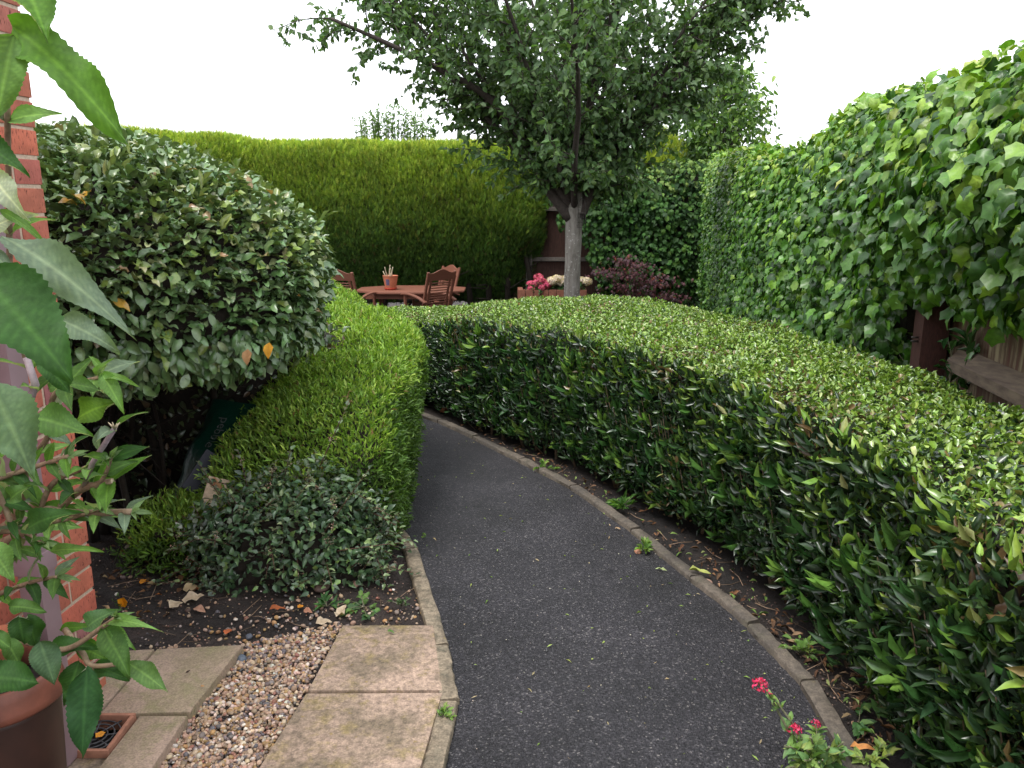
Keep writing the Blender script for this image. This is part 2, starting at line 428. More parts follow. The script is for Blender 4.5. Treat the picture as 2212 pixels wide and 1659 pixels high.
def spray_tpl(n=5, seed=0, w=.05):
    r = np.random.default_rng(seed); V = []; F = []
    def blade(p, d, L, w_):
        k = len(V); s = np.array([-d[1], d[0], 0]); m_ = p + d * L * .5
        V.extend([p - s * w_ * .5, m_ + s * w_, p + d * L + np.array([0, 0, r.uniform(-.12, .02)]), m_ - s * w_]); F.append((k, k + 1, k + 2, k + 3))
    blade(np.zeros(3), np.array([0, 1., 0]), 1, w)
    for i in range(n):
        t = .15 + .7 * i / n; sg = 1 if i % 2 else -1; a = math.radians(r.uniform(25, 45)) * sg
        blade(np.array([0, t, r.uniform(-.05, .05)]), np.array([math.sin(a), math.cos(a), 0]), (1 - t) * r.uniform(.55, .9), w * .8)
    return np.array(V), [np.array(F)], np.zeros(len(V))

def put_leaves(mb, tpls, pos, axis, nrm, L, Wd, col, colvar=0):
    pos = np.asarray(pos, float); n = len(pos)
    axis = unit(np.asarray(axis, float)); x = unit(np.cross(axis, nrm)); z = np.cross(x, axis)
    L = np.broadcast_to(np.asarray(L, float), (n,)); Wd = np.broadcast_to(np.asarray(Wd, float), (n,)); col = np.broadcast_to(np.asarray(col, float), (n, 3))
    pick = rng.integers(0, len(tpls), n)
    for k, (tv, tf, tr) in enumerate(tpls):
        s = np.where(pick == k)[0]
        if not len(s): continue
        V = pos[s, None] + (L[s, None, None] * tv[None, :, 1:2]) * axis[s, None] + (Wd[s, None, None] * tv[None, :, 0:1]) * x[s, None] + (L[s, None, None] * tv[None, :, 2:3]) * z[s, None]
        nv = len(tv); off = (np.arange(len(s)) * nv)[:, None, None]
        mb.add(V.reshape(-1, 3), [(f[None] + off).reshape(-1, f.shape[1]) for f in tf], np.repeat(col[s], nv, 0), np.tile(tr, len(s)))
def palette(n, items, var=.2):
    c = np.array([i[0] for i in items], float); w = np.array([i[1] for i in items], float)
    k = rng.choice(len(items), n, p=w / w.sum())
    return c[k] * (1 + rng.uniform(-var, var, (n, 1))) * (1 + rng.uniform(-.07, .07, (n, 3)))
def randu(n): return unit(rng.normal(size=(n, 3)))

def grid_faces(nu, nv, wrap=False):
    i = np.arange(nu - 1)[:, None] * nv; j = np.arange(nv if wrap else nv - 1)[None]; j2 = (j + 1) % nv
    return np.stack([i + j, i + j2, i + nv + j2, i + nv + j], -1).reshape(-1, 4)
def grid_normals(g):
    du = np.gradient(g, axis=0); dv = np.gradient(g, axis=1); return unit(np.cross(du, dv))
def lump(g, amp, scale, seed=0):
    n = grid_normals(g); s = g.reshape(-1, 3) * scale + seed
    d = np.array([noise.fractal(Vector(p), 1.0, 2.0, 3) for p in s]).reshape(g.shape[:2])
    return g + n * (amp * d)[..., None]
def sample(g, dens, flip=False, cull=True, dfun=None):
    """area samples on a grid surface: positions, normals"""
    a, b, c, d = g[:-1, :-1], g[1:, :-1], g[1:, 1:], g[:-1, 1:]
    area = .5 * np.linalg.norm(np.cross(c - a, d - b), axis=-1)
    n = grid_normals(g) * (-1 if flip else 1)
    w = area * dens
    if dfun is not None: w = w * dfun((a + c) / 2, n[:-1, :-1])
    cnt = rng.poisson(w); ii, jj = np.nonzero(cnt); rep = cnt[ii, jj]; ii = np.repeat(ii, rep); jj = np.repeat(jj, rep)
    u = rng.random((len(ii), 1)); v = rng.random((len(ii), 1))
    bl = lambda q: (q[ii, jj] * (1 - u) + q[ii + 1, jj] * u) * (1 - v) + (q[ii, jj + 1] * (1 - u) + q[ii + 1, jj + 1] * u) * v
    p = bl(g); nn = unit(bl(n))
    if cull:
        vis = (nn * unit(CAMP - p)).sum(1); keep = (vis > -.3) | (rng.random(len(p)) < .25)
        p, nn = p[keep], nn[keep]
    return p, nn
def sweep(stations, nu, nv, smooth=3, ends=(True, True)):
    """stations: list of rings of k points -> grid; rings rounded by corner cutting"""
    S = np.array(stations, float); k = S.shape[1]
    rails = np.stack([catmull(S[:, j], nu) for j in range(k)], 1)
    out = []
    for ring in rails:
        q = ring
        for _ in range(smooth):
            m_ = [q[0]]
            for i in range(len(q) - 1): m_ += [q[i] * .75 + q[i + 1] * .25, q[i] * .25 + q[i + 1] * .75]
            m_.append(q[-1]); q = np.array(m_)
        d = np.r_[0, np.cumsum(np.linalg.norm(np.diff(q, axis=0), axis=1))]; x = np.linspace(0, d[-1], nv)
        out.append(np.stack([np.interp(x, d, q[:, a]) for a in range(3)], 1))
    g = np.array(out)
    def capring(r, r2):
        c = r.mean(0); d = r - r2; d = d.mean(0); d = d / (np.linalg.norm(d) + 1e-9); res = []
        for f, o in ((.94, .05), (.75, .10), (.4, .13), (.02, .14)): res.append(c + (r - c) * np.array([f, f, f]) + d * o)
        return res
    pre = capring(g[0], g[1])[::-1] if ends[0] else []; post = capring(g[-1], g[-2]) if ends[1] else []
    return np.array(list(pre) + list(g) + list(post))
def core(name, g, parent, off, flip=False, mat=None):  # near-black shell that paints the shaded interior and blocks see-through
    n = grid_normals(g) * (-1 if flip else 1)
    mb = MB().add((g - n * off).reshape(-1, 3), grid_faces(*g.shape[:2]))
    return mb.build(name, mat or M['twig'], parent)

LANCE = [leaf_tpl(3, 'lance', f, c, .12, i) for i, (f, c) in enumerate([(.35, .1), (.25, .25), (.45, -.1), (.2, .4), (.5, .15)])]
CUT = [leaf_tpl(3, 'cut', f, c, .35, 80 + i) for i, (f, c) in enumerate([(.3, .2), (.15, .4), (.45, -.1)])]
OVATE = [leaf_tpl(4, 'ovate', f, c, .2, i) for i, (f, c) in enumerate([(.3, .2), (.15, .35), (.4, .0), (.25, .5)])]
ROUND = [leaf_tpl(3, 'round', f, c, .25, i) for i, (f, c) in enumerate([(.3, .15), (.15, .3), (.35, .0), (.1, .4)])]
TINY = [leaf_tpl(2, 'lance', f, c, 0, i) for i, (f, c) in enumerate([(.3, .2), (.2, -.15), (.4, .35)])]
IVY = [lobed_tpl([(0, .68), (52, .56), (-52, .56), (112, .42), (-112, .42)], f, c, n_, i) for i, (f, c, n_) in enumerate([(.3, .3, .74), (.5, .15, .78), (.2, .6, .72), (.4, -.1, .8), (.3, .8, .76)])]
ELLI = [leaf_tpl(5, 'round', f, c, .3, 60 + i) for i, (f, c) in enumerate([(.25, .2), (.1, .4), (.35, .05), (.2, .6), (.15, -.15)])]
PALM = [lobed_tpl([(0, .7), (38, .62), (-38, .62), (78, .5), (-78, .5), (120, .34), (-120, .34)], .1, c, .28, i) for i, c in enumerate((.3, .6, .1))]
SPRAY = [spray_tpl(5, i) for i in range(5)]

# ------------------------------------------------------------------ ground, path, edging
def fbm(x, y, s, seed=0): return noise.fractal(Vector((x * s, y * s, seed)), 1.0, 2.0, 4)
mb = MB()
ys = np.array([-60, -20, -4, 0, 1, 2, 2.8, 4, 6, 8, 10, 12, 13.5, 16, 20, 60, 200]); xs = np.array([-200, -40, -10, -6, -4, -3, -2, -1, 0, 1, 2, 3, 4, 6, 10, 40, 200])
g = np.array([[(x, y, gz(y) - .05) for y in ys] for x in xs])
mb.add(g.reshape(-1, 3), grid_faces(len(xs), len(ys))[:, ::-1]); tag(mb.build('ground', M['soil']), kind='structure')

rk_px = [(885, 893), (955, 920), (1040, 960), (1140, 1010), (1220, 1055), (1330, 1130), (1430, 1205), (1520, 1290), (1610, 1370), (1690, 1450), (1735, 1520), (1790, 1590), (1825, 1659)]
RK = [G(u, v)[:2] for u, v in rk_px][::-1]
RK = [np.array([.86, -.4]), np.array([.9, .8]), np.array([.92, 1.5])] + RK + [np.array([-1.5, 7.0]), np.array([-2.3, 7.9]), np.array([-3.6, 9.0])]
LK = [G(u, v)[:2] for u, v in [(850, 1120), (905, 1190), (935, 1270), (965, 1350), (985, 1430), (1003, 1520), (985, 1659)]][::-1]
LK = [np.array([-.25, -.4]), np.array([-.2, .8]), np.array([-.17, 1.5])] + LK + [np.array([-.9, 4.45]), np.array([-1.4, 5.3]), np.array([-2.0, 6.1]), np.array([-2.9, 7.1]), np.array([-4.2, 8.2])]
rc, lc = catmull(RK, 140), catmull(LK, 140)
nu = 24; g = []
for a, c in zip(rc, lc):
    row = []
    for f in np.linspace(-.04, 1.04, nu):
        q = a * (1 - f) + c * f; row.append((q[0], q[1], gz(q[1]) + .004 + .006 * fbm(q[0], q[1], 1.3) + .01 * math.sin(PI * min(1, max(0, f)))))
    g.append(row)
g = np.array(g); mb = MB().add(g.reshape(-1, 3), grid_faces(*g.shape[:2])); tag(mb.build('path', M['asphalt']), kind='structure')

# soil bed on the left, a fine uneven sheet; strip under the hedge on the right
def soil_sheet(name, x0, x1, y0, y1, nx, ny, amp, z0, clip=None, mat='soil'):
    X = np.linspace(x0, x1, nx); Y = np.linspace(y0, y1, ny); g = np.zeros((nx, ny, 3))
    for i, x in enumerate(X):
        for j, y in enumerate(Y):
            z = gz(y) + z0 + amp * (fbm(x, y, 5, 3) * .5 + fbm(x, y, 16, 9) * .35 + fbm(x, y, 45, 5) * .22)
            if clip: z += clip(x, y)
            g[i, j] = (x, y, z)
    mb = MB().add(g.reshape(-1, 3), grid_faces(nx, ny)[:, ::-1]); return tag(mb.build(name, M[mat]), kind='structure')
def rk_dist(x, y): return np.min(np.hypot(rc[:, 0] - x, rc[:, 1] - y))
def lk_x(y): return np.interp(y, lc[:, 1], lc[:, 0])
def rk_x(y): return np.interp(y, rc[:, 1], rc[:, 0])
soil_sheet('soil_bed', -3.2, .1, 2.1, 6.0, 200, 230, .022, .0, lambda x, y: -.12 * max(0, min(1, (x - lk_x(y) + .075) / .04)))
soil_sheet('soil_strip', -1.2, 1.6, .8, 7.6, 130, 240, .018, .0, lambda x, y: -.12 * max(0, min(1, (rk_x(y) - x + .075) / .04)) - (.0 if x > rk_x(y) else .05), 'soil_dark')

def edging(name, a, b, w, h, mat, label, group, cat='edging', side=1, jog=0):
    a, b = np.array(a), np.array(b); d = unit(b - a); nn = np.array([d[1], -d[0]]) * side
    a = a + d * .007; b = b - d * .007
    a = a + nn * random.uniform(-.004, .004); b = b + nn * random.uniform(-.004, .004); h += random.uniform(-.004, .004); K = 13; ring = []
    mb = MB(); bm = bmesh.new(); cols = []
    for i in range(K):
        f = i / (K - 1); q = a * (1 - f) + b * f; z = gz(q[1]); s = .004
        js = [random.uniform(-1, 1) * .003 for _ in range(6)]
        cs = [(0 + js[0], -.09), (0 + js[1], h - .006), (.006, h + js[2]), (w - .006, h + js[3]), (w + js[4], h - .008), (w + js[5], -.09)]
        cols.append([bm.verts.new((q[0] + nn[0] * o, q[1] + nn[1] * o, z + zz)) for o, zz in cs])
    for i in range(K - 1):
        for j in range(5): bm.faces.new((cols[i][j], cols[i][j + 1], cols[i + 1][j + 1], cols[i + 1][j]))
    bm.faces.new(cols[0]); bm.faces.new(cols[-1][::-1]); bmesh.ops.recalc_face_normals(bm, faces=bm.faces[:])
    mb.bm(bm); o = sharp(mb.build(name, mat), 50); tag(o, label, cat, group); return o
def on(curve, s): return curve[min(len(curve) - 1, int(s))]
rj = [(.905, 1.2), (.922, 1.72), G(1731, 1487)[:2], G(1613, 1361)[:2], G(1490, 1258)[:2], G(1362, 1154)[:2], G(1230, 1060)[:2], G(1120, 1000)[:2], G(1020, 950)[:2], G(945, 916)[:2], (-1.0, 6.55), (-1.6, 7.1)]
rl = ['dark concrete edging stone half hidden under the pink flowered plant', 'grey concrete edging stone beside the pink flower heads, below its open joint',
      'long grey concrete edging stone just above the pink flowers on the hedge side', 'dark edging stone beside the fallen clippings at the foot of the hedge',
      'edging stone with yellow lichen spots beside a small weed under the hedge', 'edging stone on the hedge side midway along the curve of the path',
      'edging stone under the hedge where a tuft of weed crosses it', 'narrow far edging stone under the hedge, third from the far end of the path',
      'narrow far edging stone under the hedge, second from where the path disappears', 'farthest edging stone at the hedge foot where the path disappears behind the left hedge', 'edging stone hidden beyond the bend of the path']
for i in range(len(rj) - 1):
    edging('edging_stone', rj[i], rj[i + 1], .055, .03, M['kerb_dark'], rl[i], 'concrete edging along the hedge side of the path')
lj = [(-.205, 1.45), G(991, 1529)[:2], G(970, 1407)[:2], G(903, 1195)[:2], G(850, 1120)[:2] + np.array([-.02, .03]), (-.9, 4.45)]
ll = ['pale speckled edging stone beside the near slab, at the bottom of the picture', 'short lichened edging stone beside the two pink slabs, with a weed at its near end',
      'long pale edging stone from the pink slab corner up along the soil bed', 'pale edging stone angled under the end of the small leaved hedge', 'edging stone hidden under the left hedge beyond the angled one']
for i in range(len(lj) - 1):
    edging('edging_stone', lj[i], lj[i + 1], .062, .032, M['kerb_pale'], ll[i], 'pale edging along the left side of the path', side=-1)

# ------------------------------------------------------------------ slabs, drain, gravel
def slab(px, top, th, mat, label, shrink=.0):
    poly = [G(u, v, top)[:2] for u, v in px]; c = np.mean(poly, 0); poly = [c + (q - c) * (1 - shrink) for q in poly]
    mb = MB(); mb.prism(poly, top - th, top, bev=.006); o = sharp(mb.build('paving_slab', mat), 50)
    return tag(o, label, 'paving slab', 'paving slabs beside the house')
slab([(740, 1350), (936, 1350), (956, 1490), (665, 1491)], .034, .05, M['slab_pink'], 'farther pink stone slab with yellow green algae along its far edge')
slab([(661, 1497), (956, 1495), (890, 1720), (520, 1720)], .034, .06, M['slab_pink'], 'nearer pink grey slab with orange lichen at the bottom of the picture')
slab([(339, 1401), (525, 1392), (410, 1537), (214, 1543)], .04, .055, M['slab_tan'], 'large smooth tan slab between the gravel and the house corner')
slab([(262, 1405), (333, 1401), (209, 1543), (140, 1550)], .038, .055, M['slab_tan'], 'narrow tan slab against the foot of the brick corner')
slab([(302, 1545), (405, 1545), (300, 1700), (180, 1700)], .04, .055, M['slab_tan'], 'tan slab beside the drain, in front of the large smooth slab')

# drain gully: terracotta surround, dark well, grate
dc = G(232, 1590, .03)
xr = G(295, 1547, .035)[0]; yt = G(295, 1547, .035)[1]
dw, dl = .145, .145
cx0, cy0 = xr - dw * .5 - .012, yt - dl * .5 - .012
dr = thing('drain_gully', 'square terracotta framed drain with a black spider web grate at the house foot', 'drain', (cx0, cy0, .0))
mb = MB()
for sx_, sy_, dx, dy in ((0, 1, dw + .024, .012), (0, -1, dw + .024, .012), (1, 0, .012, dl), (-1, 0, .012, dl)):
    mb.box((cx0 + sx_ * (dw / 2 + .006), cy0 + sy_ * (dl / 2 + .006), .022), (dx, dy, .05), bev=.004)
sharp(mb.build('surround', plain('weathered pale terracotta', (.36, .165, .105), .85, 30, .35, .3, .003), dr), 50)
MB().box((cx0, cy0, -.03), (dw + .01, dl + .01, .02)).build('well', M['black'], dr, smooth=False)
mb = MB()
for r_ in (.018, .036, .054, .07):
    th = np.linspace(0, 2 * PI, 33); mb.tube(np.stack([cx0 + r_ * np.cos(th), cy0 + r_ * np.sin(th), np.full(33, .03)], 1), .0022, 5, cap=False)
for k in range(8):
    a = k * PI / 4 + .2; L = .098 if k % 2 == 1 else .072
    mb.tube([(cx0 + .012 * math.cos(a), cy0 + .012 * math.sin(a), .03), (cx0 + min(L, .07 / max(abs(math.cos(a)), abs(math.sin(a)))) * math.cos(a), cy0 + min(L, .07 / max(abs(math.cos(a)), abs(math.sin(a)))) * math.sin(a), .03)], .0024, 5)
mb.build('grate', M['iron'], dr)
# concrete round the drain, tucked between drain and wall
MB().prism([(-1.35, 1.35), (cx0 + .09, 1.35), (cx0 + .09, cy0 - .085), (-1.35, cy0 - .085)], -.03, .024).build('concrete_apron', M['slab_pink']).__setitem__('kind', 'structure')
MB().prism([(-1.35, cy0 - .083), (cx0 - .094, cy0 - .083), (cx0 - .094, 2.1), (-1.35, 2.1)], -.03, .02).build('concrete_strip', M['slab_pink']).__setitem__('kind', 'structure')

def pebble_tpl(seed, lvl=2):
    bm = bmesh.new(); bmesh.ops.create_icosphere(bm, subdivisions=lvl, radius=.5); r = random.Random(seed); o = r.uniform(0, 50)
    sx, sy, sz = 1, r.uniform(.65, .95), r.uniform(.45, .75)
    for v in bm.verts:
        k = 1 + .22 * noise.noise(v.co * 2.2 + Vector((o, 0, 0))); v.co *= k; v.co.x *= sx; v.co.y *= sy; v.co.z *= sz
    V = np.array([v.co[:] for v in bm.verts]); F = np.array([[v.index for v in f.verts] for f in bm.faces]); bm.free(); return V, [F], np.zeros(len(V))
PEB = [pebble_tpl(i) for i in range(7)]; PEB1 = [pebble_tpl(20 + i, 1) for i in range(5)]
PEBC = [((.38, .25, .17), 3), ((.46, .34, .24), 3), ((.28, .19, .13), 2.4), ((.34, .21, .09), 2), ((.55, .45, .37), 1.3), ((.19, .15, .14), 2), ((.11, .10, .105), .8), ((.64, .58, .51), .4), ((.30, .14, .10), .8)]
def put_pebbles(mb, tpls, pos, size, col, flat=.45):
    n = len(pos); ax = rng.normal(size=(n, 3)) * np.array([1, 1, flat]); nr = unit(rng.normal(size=(n, 3)) * np.array([.5, .5, .2]) + np.array([0, 0, 1]))
    put_leaves(mb, tpls, pos, ax, nr, size, size, col)
def inpoly(x, y, poly):
    c = False; j = len(poly) - 1
    for i in range(len(poly)):
        if (poly[i][1] > y) != (poly[j][1] > y) and x < (poly[j][0] - poly[i][0]) * (y - poly[i][1]) / (poly[j][1] - poly[i][1]) + poly[i][0]: c = not c
        j = i
    return c
gp = [G(u, v)[:2] for u, v in [(525, 1400), (560, 1385), (640, 1372), (742, 1345), (660, 1500), (540, 1700), (290, 1700), (400, 1560)]]
pts = []
lo, hi = np.min(gp, 0), np.max(gp, 0)
while len(pts) < 7200:
    x, y = rng.uniform(lo, hi)
    if inpoly(x, y, gp): pts.append((x, y, rng.uniform(-.012, .012)))
pts = np.array(pts); mb = MB(); put_pebbles(mb, PEB, pts, rng.uniform(.007, .0175, len(pts)) * rng.choice([1, 1, 1.25], len(pts)), palette(len(pts), PEBC, .25))
tag(mb.build('gravel', M['chips']), 'strip of small rounded pink and brown pebbles between the slabs', 'gravel', kind='stuff')
# loose stones and crumbs on the soil
pts = []
while len(pts) < 2600:
    x, y = rng.uniform((-1.9, 2.3), (-.2, 4.2))
    if x < lk_x(y) - .08 and rng.random() < np.exp(-max(0, (y - 2.6)) * 1.4): pts.append((x, y, gz(y) + .004))
pts = np.array(pts); mb = MB(); sz = np.exp(rng.normal(-5.05, .45, len(pts))).clip(.003, .028)
cs = palette(len(pts), PEBC, .3); dk = rng.random(len(pts)) < .45; cs[dk] = palette(dk.sum(), [((.05, .035, .03), 1), ((.09, .06, .045), 1)])
put_pebbles(mb, PEB1, pts, sz, cs)
pts = []
while len(pts) < 330:
    x, y = rng.uniform((-1.25, 2.42), (-.3, 2.95))
    if rng.random() < np.exp(-(y - 2.45) * 5) * (1.0 if x > -1.0 else .5) and x < lk_x(y) - .08: pts.append((x, y, gz(y) + .006))
pts = np.array(pts); put_pebbles(mb, PEB, pts, rng.uniform(.008, .022, len(pts)), palette(len(pts), PEBC, .25))
pts = []
while len(pts) < 700:
    s = rng.integers(30, 100); q = rc[s] + np.array([.08 + abs(rng.normal(0, .12)), rng.normal(0, .03)]); pts.append((q[0], q[1], gz(q[1]) + .004))
pts = np.array(pts); put_pebbles(mb, PEB1, pts, rng.uniform(.003, .012, len(pts)), palette(len(pts), [((.05, .035, .03), 3), ((.12, .08, .06), 2), ((.3, .2, .15), 1)]))
tag(mb.build('soil_stones', M['chips']), 'small stones and crumbs lying on the dark soil', 'stones', kind='stuff')
# grit and clippings on the path
pts = []
while len(pts) < 1500:
    k = rng.integers(0, 110); f = rng.random(); f = f if rng.random() < .6 else (f ** 3 if rng.random() < .5 else 1 - f ** 3)
    q = rc[k] * (1 - f) + lc[k] * f + rng.normal(0, .02, 2); pts.append((q[0], q[1], gz(q[1]) + .006 + .01 * math.sin(PI * f)))
pts = np.array(pts); mb = MB(); put_pebbles(mb, PEB1, pts, np.exp(rng.normal(-5.6, .4, len(pts))).clip(.002, .012), palette(len(pts), [((.10, .095, .10), 4), ((.2, .19, .18), 1.6), ((.45, .40, .33), .8)], .3))
tag(mb.build('path_grit', M['chips']), 'loose grit scattered over the black path', 'grit', kind='stuff')
pts = []
while len(pts) < 230:
    k = rng.integers(0, 110); f = rng.beta(.8, 1.6) if rng.random() < .7 else rng.random()
    q = rc[k] * (1 - f) + lc[k] * f + np.array([rng.normal(.03, .06), 0]); pts.append((q[0], q[1], gz(q[1]) + (.014 if f > .04 else .012)))
pts = np.array(pts); n = len(pts); mb = MB()
put_leaves(mb, TINY, pts, randu(n) * [1, 1, .1], unit(randu(n) * .5 + [0, 0, 1]), rng.uniform(.006, .028, n), rng.uniform(.003, .008, n), palette(n, [((.28, .36, .10), 3), ((.14, .22, .05), 2), ((.4, .33, .2), 2)]))
tag(mb.build('hedge_clippings', M['soft']), 'small leaf clippings dropped on the path along the hedge', 'clippings', kind='stuff')

# ------------------------------------------------------------------ brick corner of the house
hs = thing('brick_house', 'red brick house corner with sandy mortar joints at the left edge', 'house', (-1.8, 1.0, 0))
wd = unit(np.array([-.10, -1.0])); wn = np.array([-wd[1], wd[0]])    # along the wall towards the viewer; wall normal pointing to the path
if wn[0] < 0: wn = -wn
wc = np.array([-1.288, 2.23])
mb = MB(); BR = [((.46, .135, .078), 4), ((.42, .12, .075), 3), ((.36, .115, .085), 1.5), ((.28, .11, .105), 1.6)]
ang = math.atan2(-wd[1], -wd[0])
for row in range(-1, 44):
    z = row * .075 + .0325
    off = 0
    first = .1025 if row % 2 else .215
    s0 = 0
    while s0 < 2.6:
        L = first if s0 == 0 else .215
        c = wc + wd * (s0 + L / 2) - wn * .05 + wn * random.uniform(-.001, .0015)
        mb.box((c[0], c[1], z + random.uniform(-.001, .001)), (L, .1, .065), rz=ang, bev=.003, col=palette(1, BR, .12)[0], mi=0)
        s0 += L + .01
    s0 = .1125 if row % 2 == 0 else .0
    s0 = .112
    while s0 < 2.4:      # end face running away to the left
        L = .215 if (row % 2 or s0 > .12) else .1025
        c = wc - wn * (s0 + L / 2 ) + wd * .05
        mb.box((c[0], c[1], z), (.1, L, .065), rz=ang, bev=.003, col=palette(1, BR, .12)[0], mi=0)
        s0 += L + .01
c = wc + wd * 1.3 - wn * .0525; mb.box((c[0], c[1], 1.6), (2.588, .1, 3.3), rz=ang, mi=1)
c = wc - wn * 1.25 + wd * .0525; mb.box((c[0], c[1], 1.6), (.1, 2.3, 3.3), rz=ang, mi=1)
sharp(mb.build('wall', [M['brick'], M['mortar']], hs), 35)
# downpipe
pc = wc + wd * .335 + wn * .085
dp = thing('downpipe', 'faded mauve brown square downpipe on the brick corner behind the pot', 'downpipe', (pc[0], pc[1], 0))
mb = MB(); mb.box((pc[0], pc[1], 1.6), (.064, .064, 3.15), rz=ang, bev=.014); sharp(mb.build('pipe', M['pipe'], dp), 60)
for z in (.62, 2.3): sharp(MB().box((pc[0], pc[1], z), (.074, .074, .06), rz=ang, bev=.012).build('collar', M['pipe'], dp), 60)

# ------------------------------------------------------------------ right-hand clipped hedge
front = [(1.06, .5), (1.03, 1.5), (1.04, 2.1), (1.035, 2.45), (.985, 2.8), (.87, 3.41), (.71, 3.79), (.52, 4.25), (.29, 4.73), (.0, 5.18), (-.37, 5.75), (-.83, 6.6), (-1.5, 7.5), (-2.2, 8.2)]
back = [(1.84, .5), (1.84, 1.5), (1.85, 2.3), (1.87, 2.8), (1.90, 3.3), (1.93, 4.1), (1.86, 4.9), (1.73, 5.6), (1.45, 6.4), (1.0, 6.95), (.2, 7.15), (-.35, 7.35), (-1.1, 8.2), (-1.9, 8.9)]
st = []
for (x, y), (X, Y) in zip(front, back):
    zt = .865 - .024 * max(0, y - 2) - .15 * min(1.7, max(0, y - 5.4)); zb = .785 - .015 * max(0, Y - 2) - .14 * min(1.7, max(0, .5 - X)) + .03 * (.1 < X < 1.55); d = unit(np.array([X - x, Y - y])) * .05
    st.append([(x + d[0] * 1.2, y + d[1] * 1.2, gz(y) + .06), (x, y, gz(y) + .22), (x - d[0] * .6, y - d[1] * .6, zt - .07), (x + d[0] * .4, y + d[1] * .4, zt + .005), (x * .5 + X * .5, y * .5 + Y * .5, (zt + zb) / 2 + .02), (X, Y, zb), (X + d[0], Y + d[1], gz(Y) + .1)])
hg = sweep(st, 150, 60, 2, (False, True)); hg = lump(hg, .045, 2.6, 4)
n0 = grid_normals(hg); HF = (n0[:, 30].mean(0)[2] < 0)
hedge = thing('clipped_hedge', 'broad curving knee high laurel hedge with yellow green clipped top right of the path', 'hedge', (.9, 3.0, 0))
core('shade_core', hg, hedge, .07, HF)  # dark shell standing for shade behind the leaves, no modelled twigs
p, n = sample(hg, 4300, HF, True, lambda c, nn: np.where(nn[..., 2] > .55, 2.3, 1.0) * np.where(c[..., 1] > 4.5, .8, 1.0))
top = n[:, 2] > .55; N_ = len(p)
p = p - n * rng.uniform(-.02, .05, (N_, 1))
ax = n * .5 + np.array([0, 0, .8]) + randu(N_) * .85; ax[top] = (n * .6 + randu(N_) * np.array([1, 1, .6]))[top]
nr = n * .8 + np.array([0, 0, .4]) + randu(N_) * .9; nr[top] += randu(top.sum()) * .8
L = rng.uniform(.028, .07, N_) * np.where(top, .52, 1.0) * np.interp(p[:, 1], [1, 3, 6], [1.05, 1.0, .9]); Wd = L * rng.uniform(.26, .38, N_) * np.where(top, 1.25, 1)
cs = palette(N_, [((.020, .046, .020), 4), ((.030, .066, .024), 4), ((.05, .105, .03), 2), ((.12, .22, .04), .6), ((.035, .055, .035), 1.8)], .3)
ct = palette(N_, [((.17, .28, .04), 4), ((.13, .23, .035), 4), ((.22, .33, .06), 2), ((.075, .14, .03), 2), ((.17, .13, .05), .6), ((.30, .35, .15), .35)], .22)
pt_ = np.clip((n[:, 2] - .10) / .65, 0, 1) * np.interp(p[:, 1], [1.2, 3.2], [.62, .96]); fresh = rng.random(N_) < np.maximum(pt_, np.clip((p[:, 2] - .35) / 1.6, 0, .28)); cs[fresh] = ct[fresh]  # fresh tips on top; the shading gradient towards the front is mixed in too
pn = np.array([noise.noise(Vector(q * 2.3)) for q in p]); br = (pn > .28) & (rng.random(N_) < .22); cs[br] = palette(br.sum(), [((.14, .10, .045), 2), ((.09, .065, .035), 1), ((.20, .22, .08), 1)], .25)
dk = (pn < -.2) & (rng.random(N_) < .4); cs[dk] *= .8
cut_ = top & (rng.random(N_) < .5)
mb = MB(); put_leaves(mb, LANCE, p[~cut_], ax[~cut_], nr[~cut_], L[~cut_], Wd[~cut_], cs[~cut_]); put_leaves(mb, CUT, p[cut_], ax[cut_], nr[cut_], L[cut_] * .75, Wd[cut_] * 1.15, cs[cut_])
# taller unclipped shoots with long leaves on the face
p2, n2 = sample(hg, 150, HF, True, lambda c, nn: (c[..., 2] < .62) * 1.0 * (c[..., 1] < 6))
for q, m_ in zip(p2, n2):
    d = unit(m_ * .6 + np.array([0, 0, 1]) + rng.normal(0, .35, 3)); k = rng.integers(3, 6); Ls = rng.uniform(.06, .115)
    aa = unit(d + randu(k) * .55); cc = palette(1, [((.03, .085, .022), 3), ((.06, .14, .03), 2), ((.13, .24, .045), 1.3)], .25)[0]
    put_leaves(mb, LANCE, q - m_ * .02 + d * np.linspace(0, .05, k)[:, None], aa, m_ + randu(k) * .4, Ls * rng.uniform(.7, 1.1, k), Ls * .27, cc)
mb.build('foliage', M['laurel'], hedge)
mb = MB()
for q, m_ in zip(*[a[:260] for a in sample(hg, 70, HF, True, lambda c, nn: (c[..., 2] < .5) * 1.0)]):
    e = q + m_ * .03 + np.array([0, 0, .12]); mb.tube([q - m_ * .1 - np.array([0, 0, .12]), q, e], [.003, .0015], 4, cap=False)
mb.build('twigs', M['stemb'], hedge)
for k in range(40):
    mb = MB(); x, y = catmull(front, 60)[rng.integers(8, 50)]; mb.tube([(x + .1, y + .05, gz(y) - .03), (x + .08 + rng.normal(0, .04), y + .05, gz(y) + .2), (x + .1, y + .1, gz(y) + .4)], [.009, .005], 5); mb.build('stem', M['stemb'], hedge)

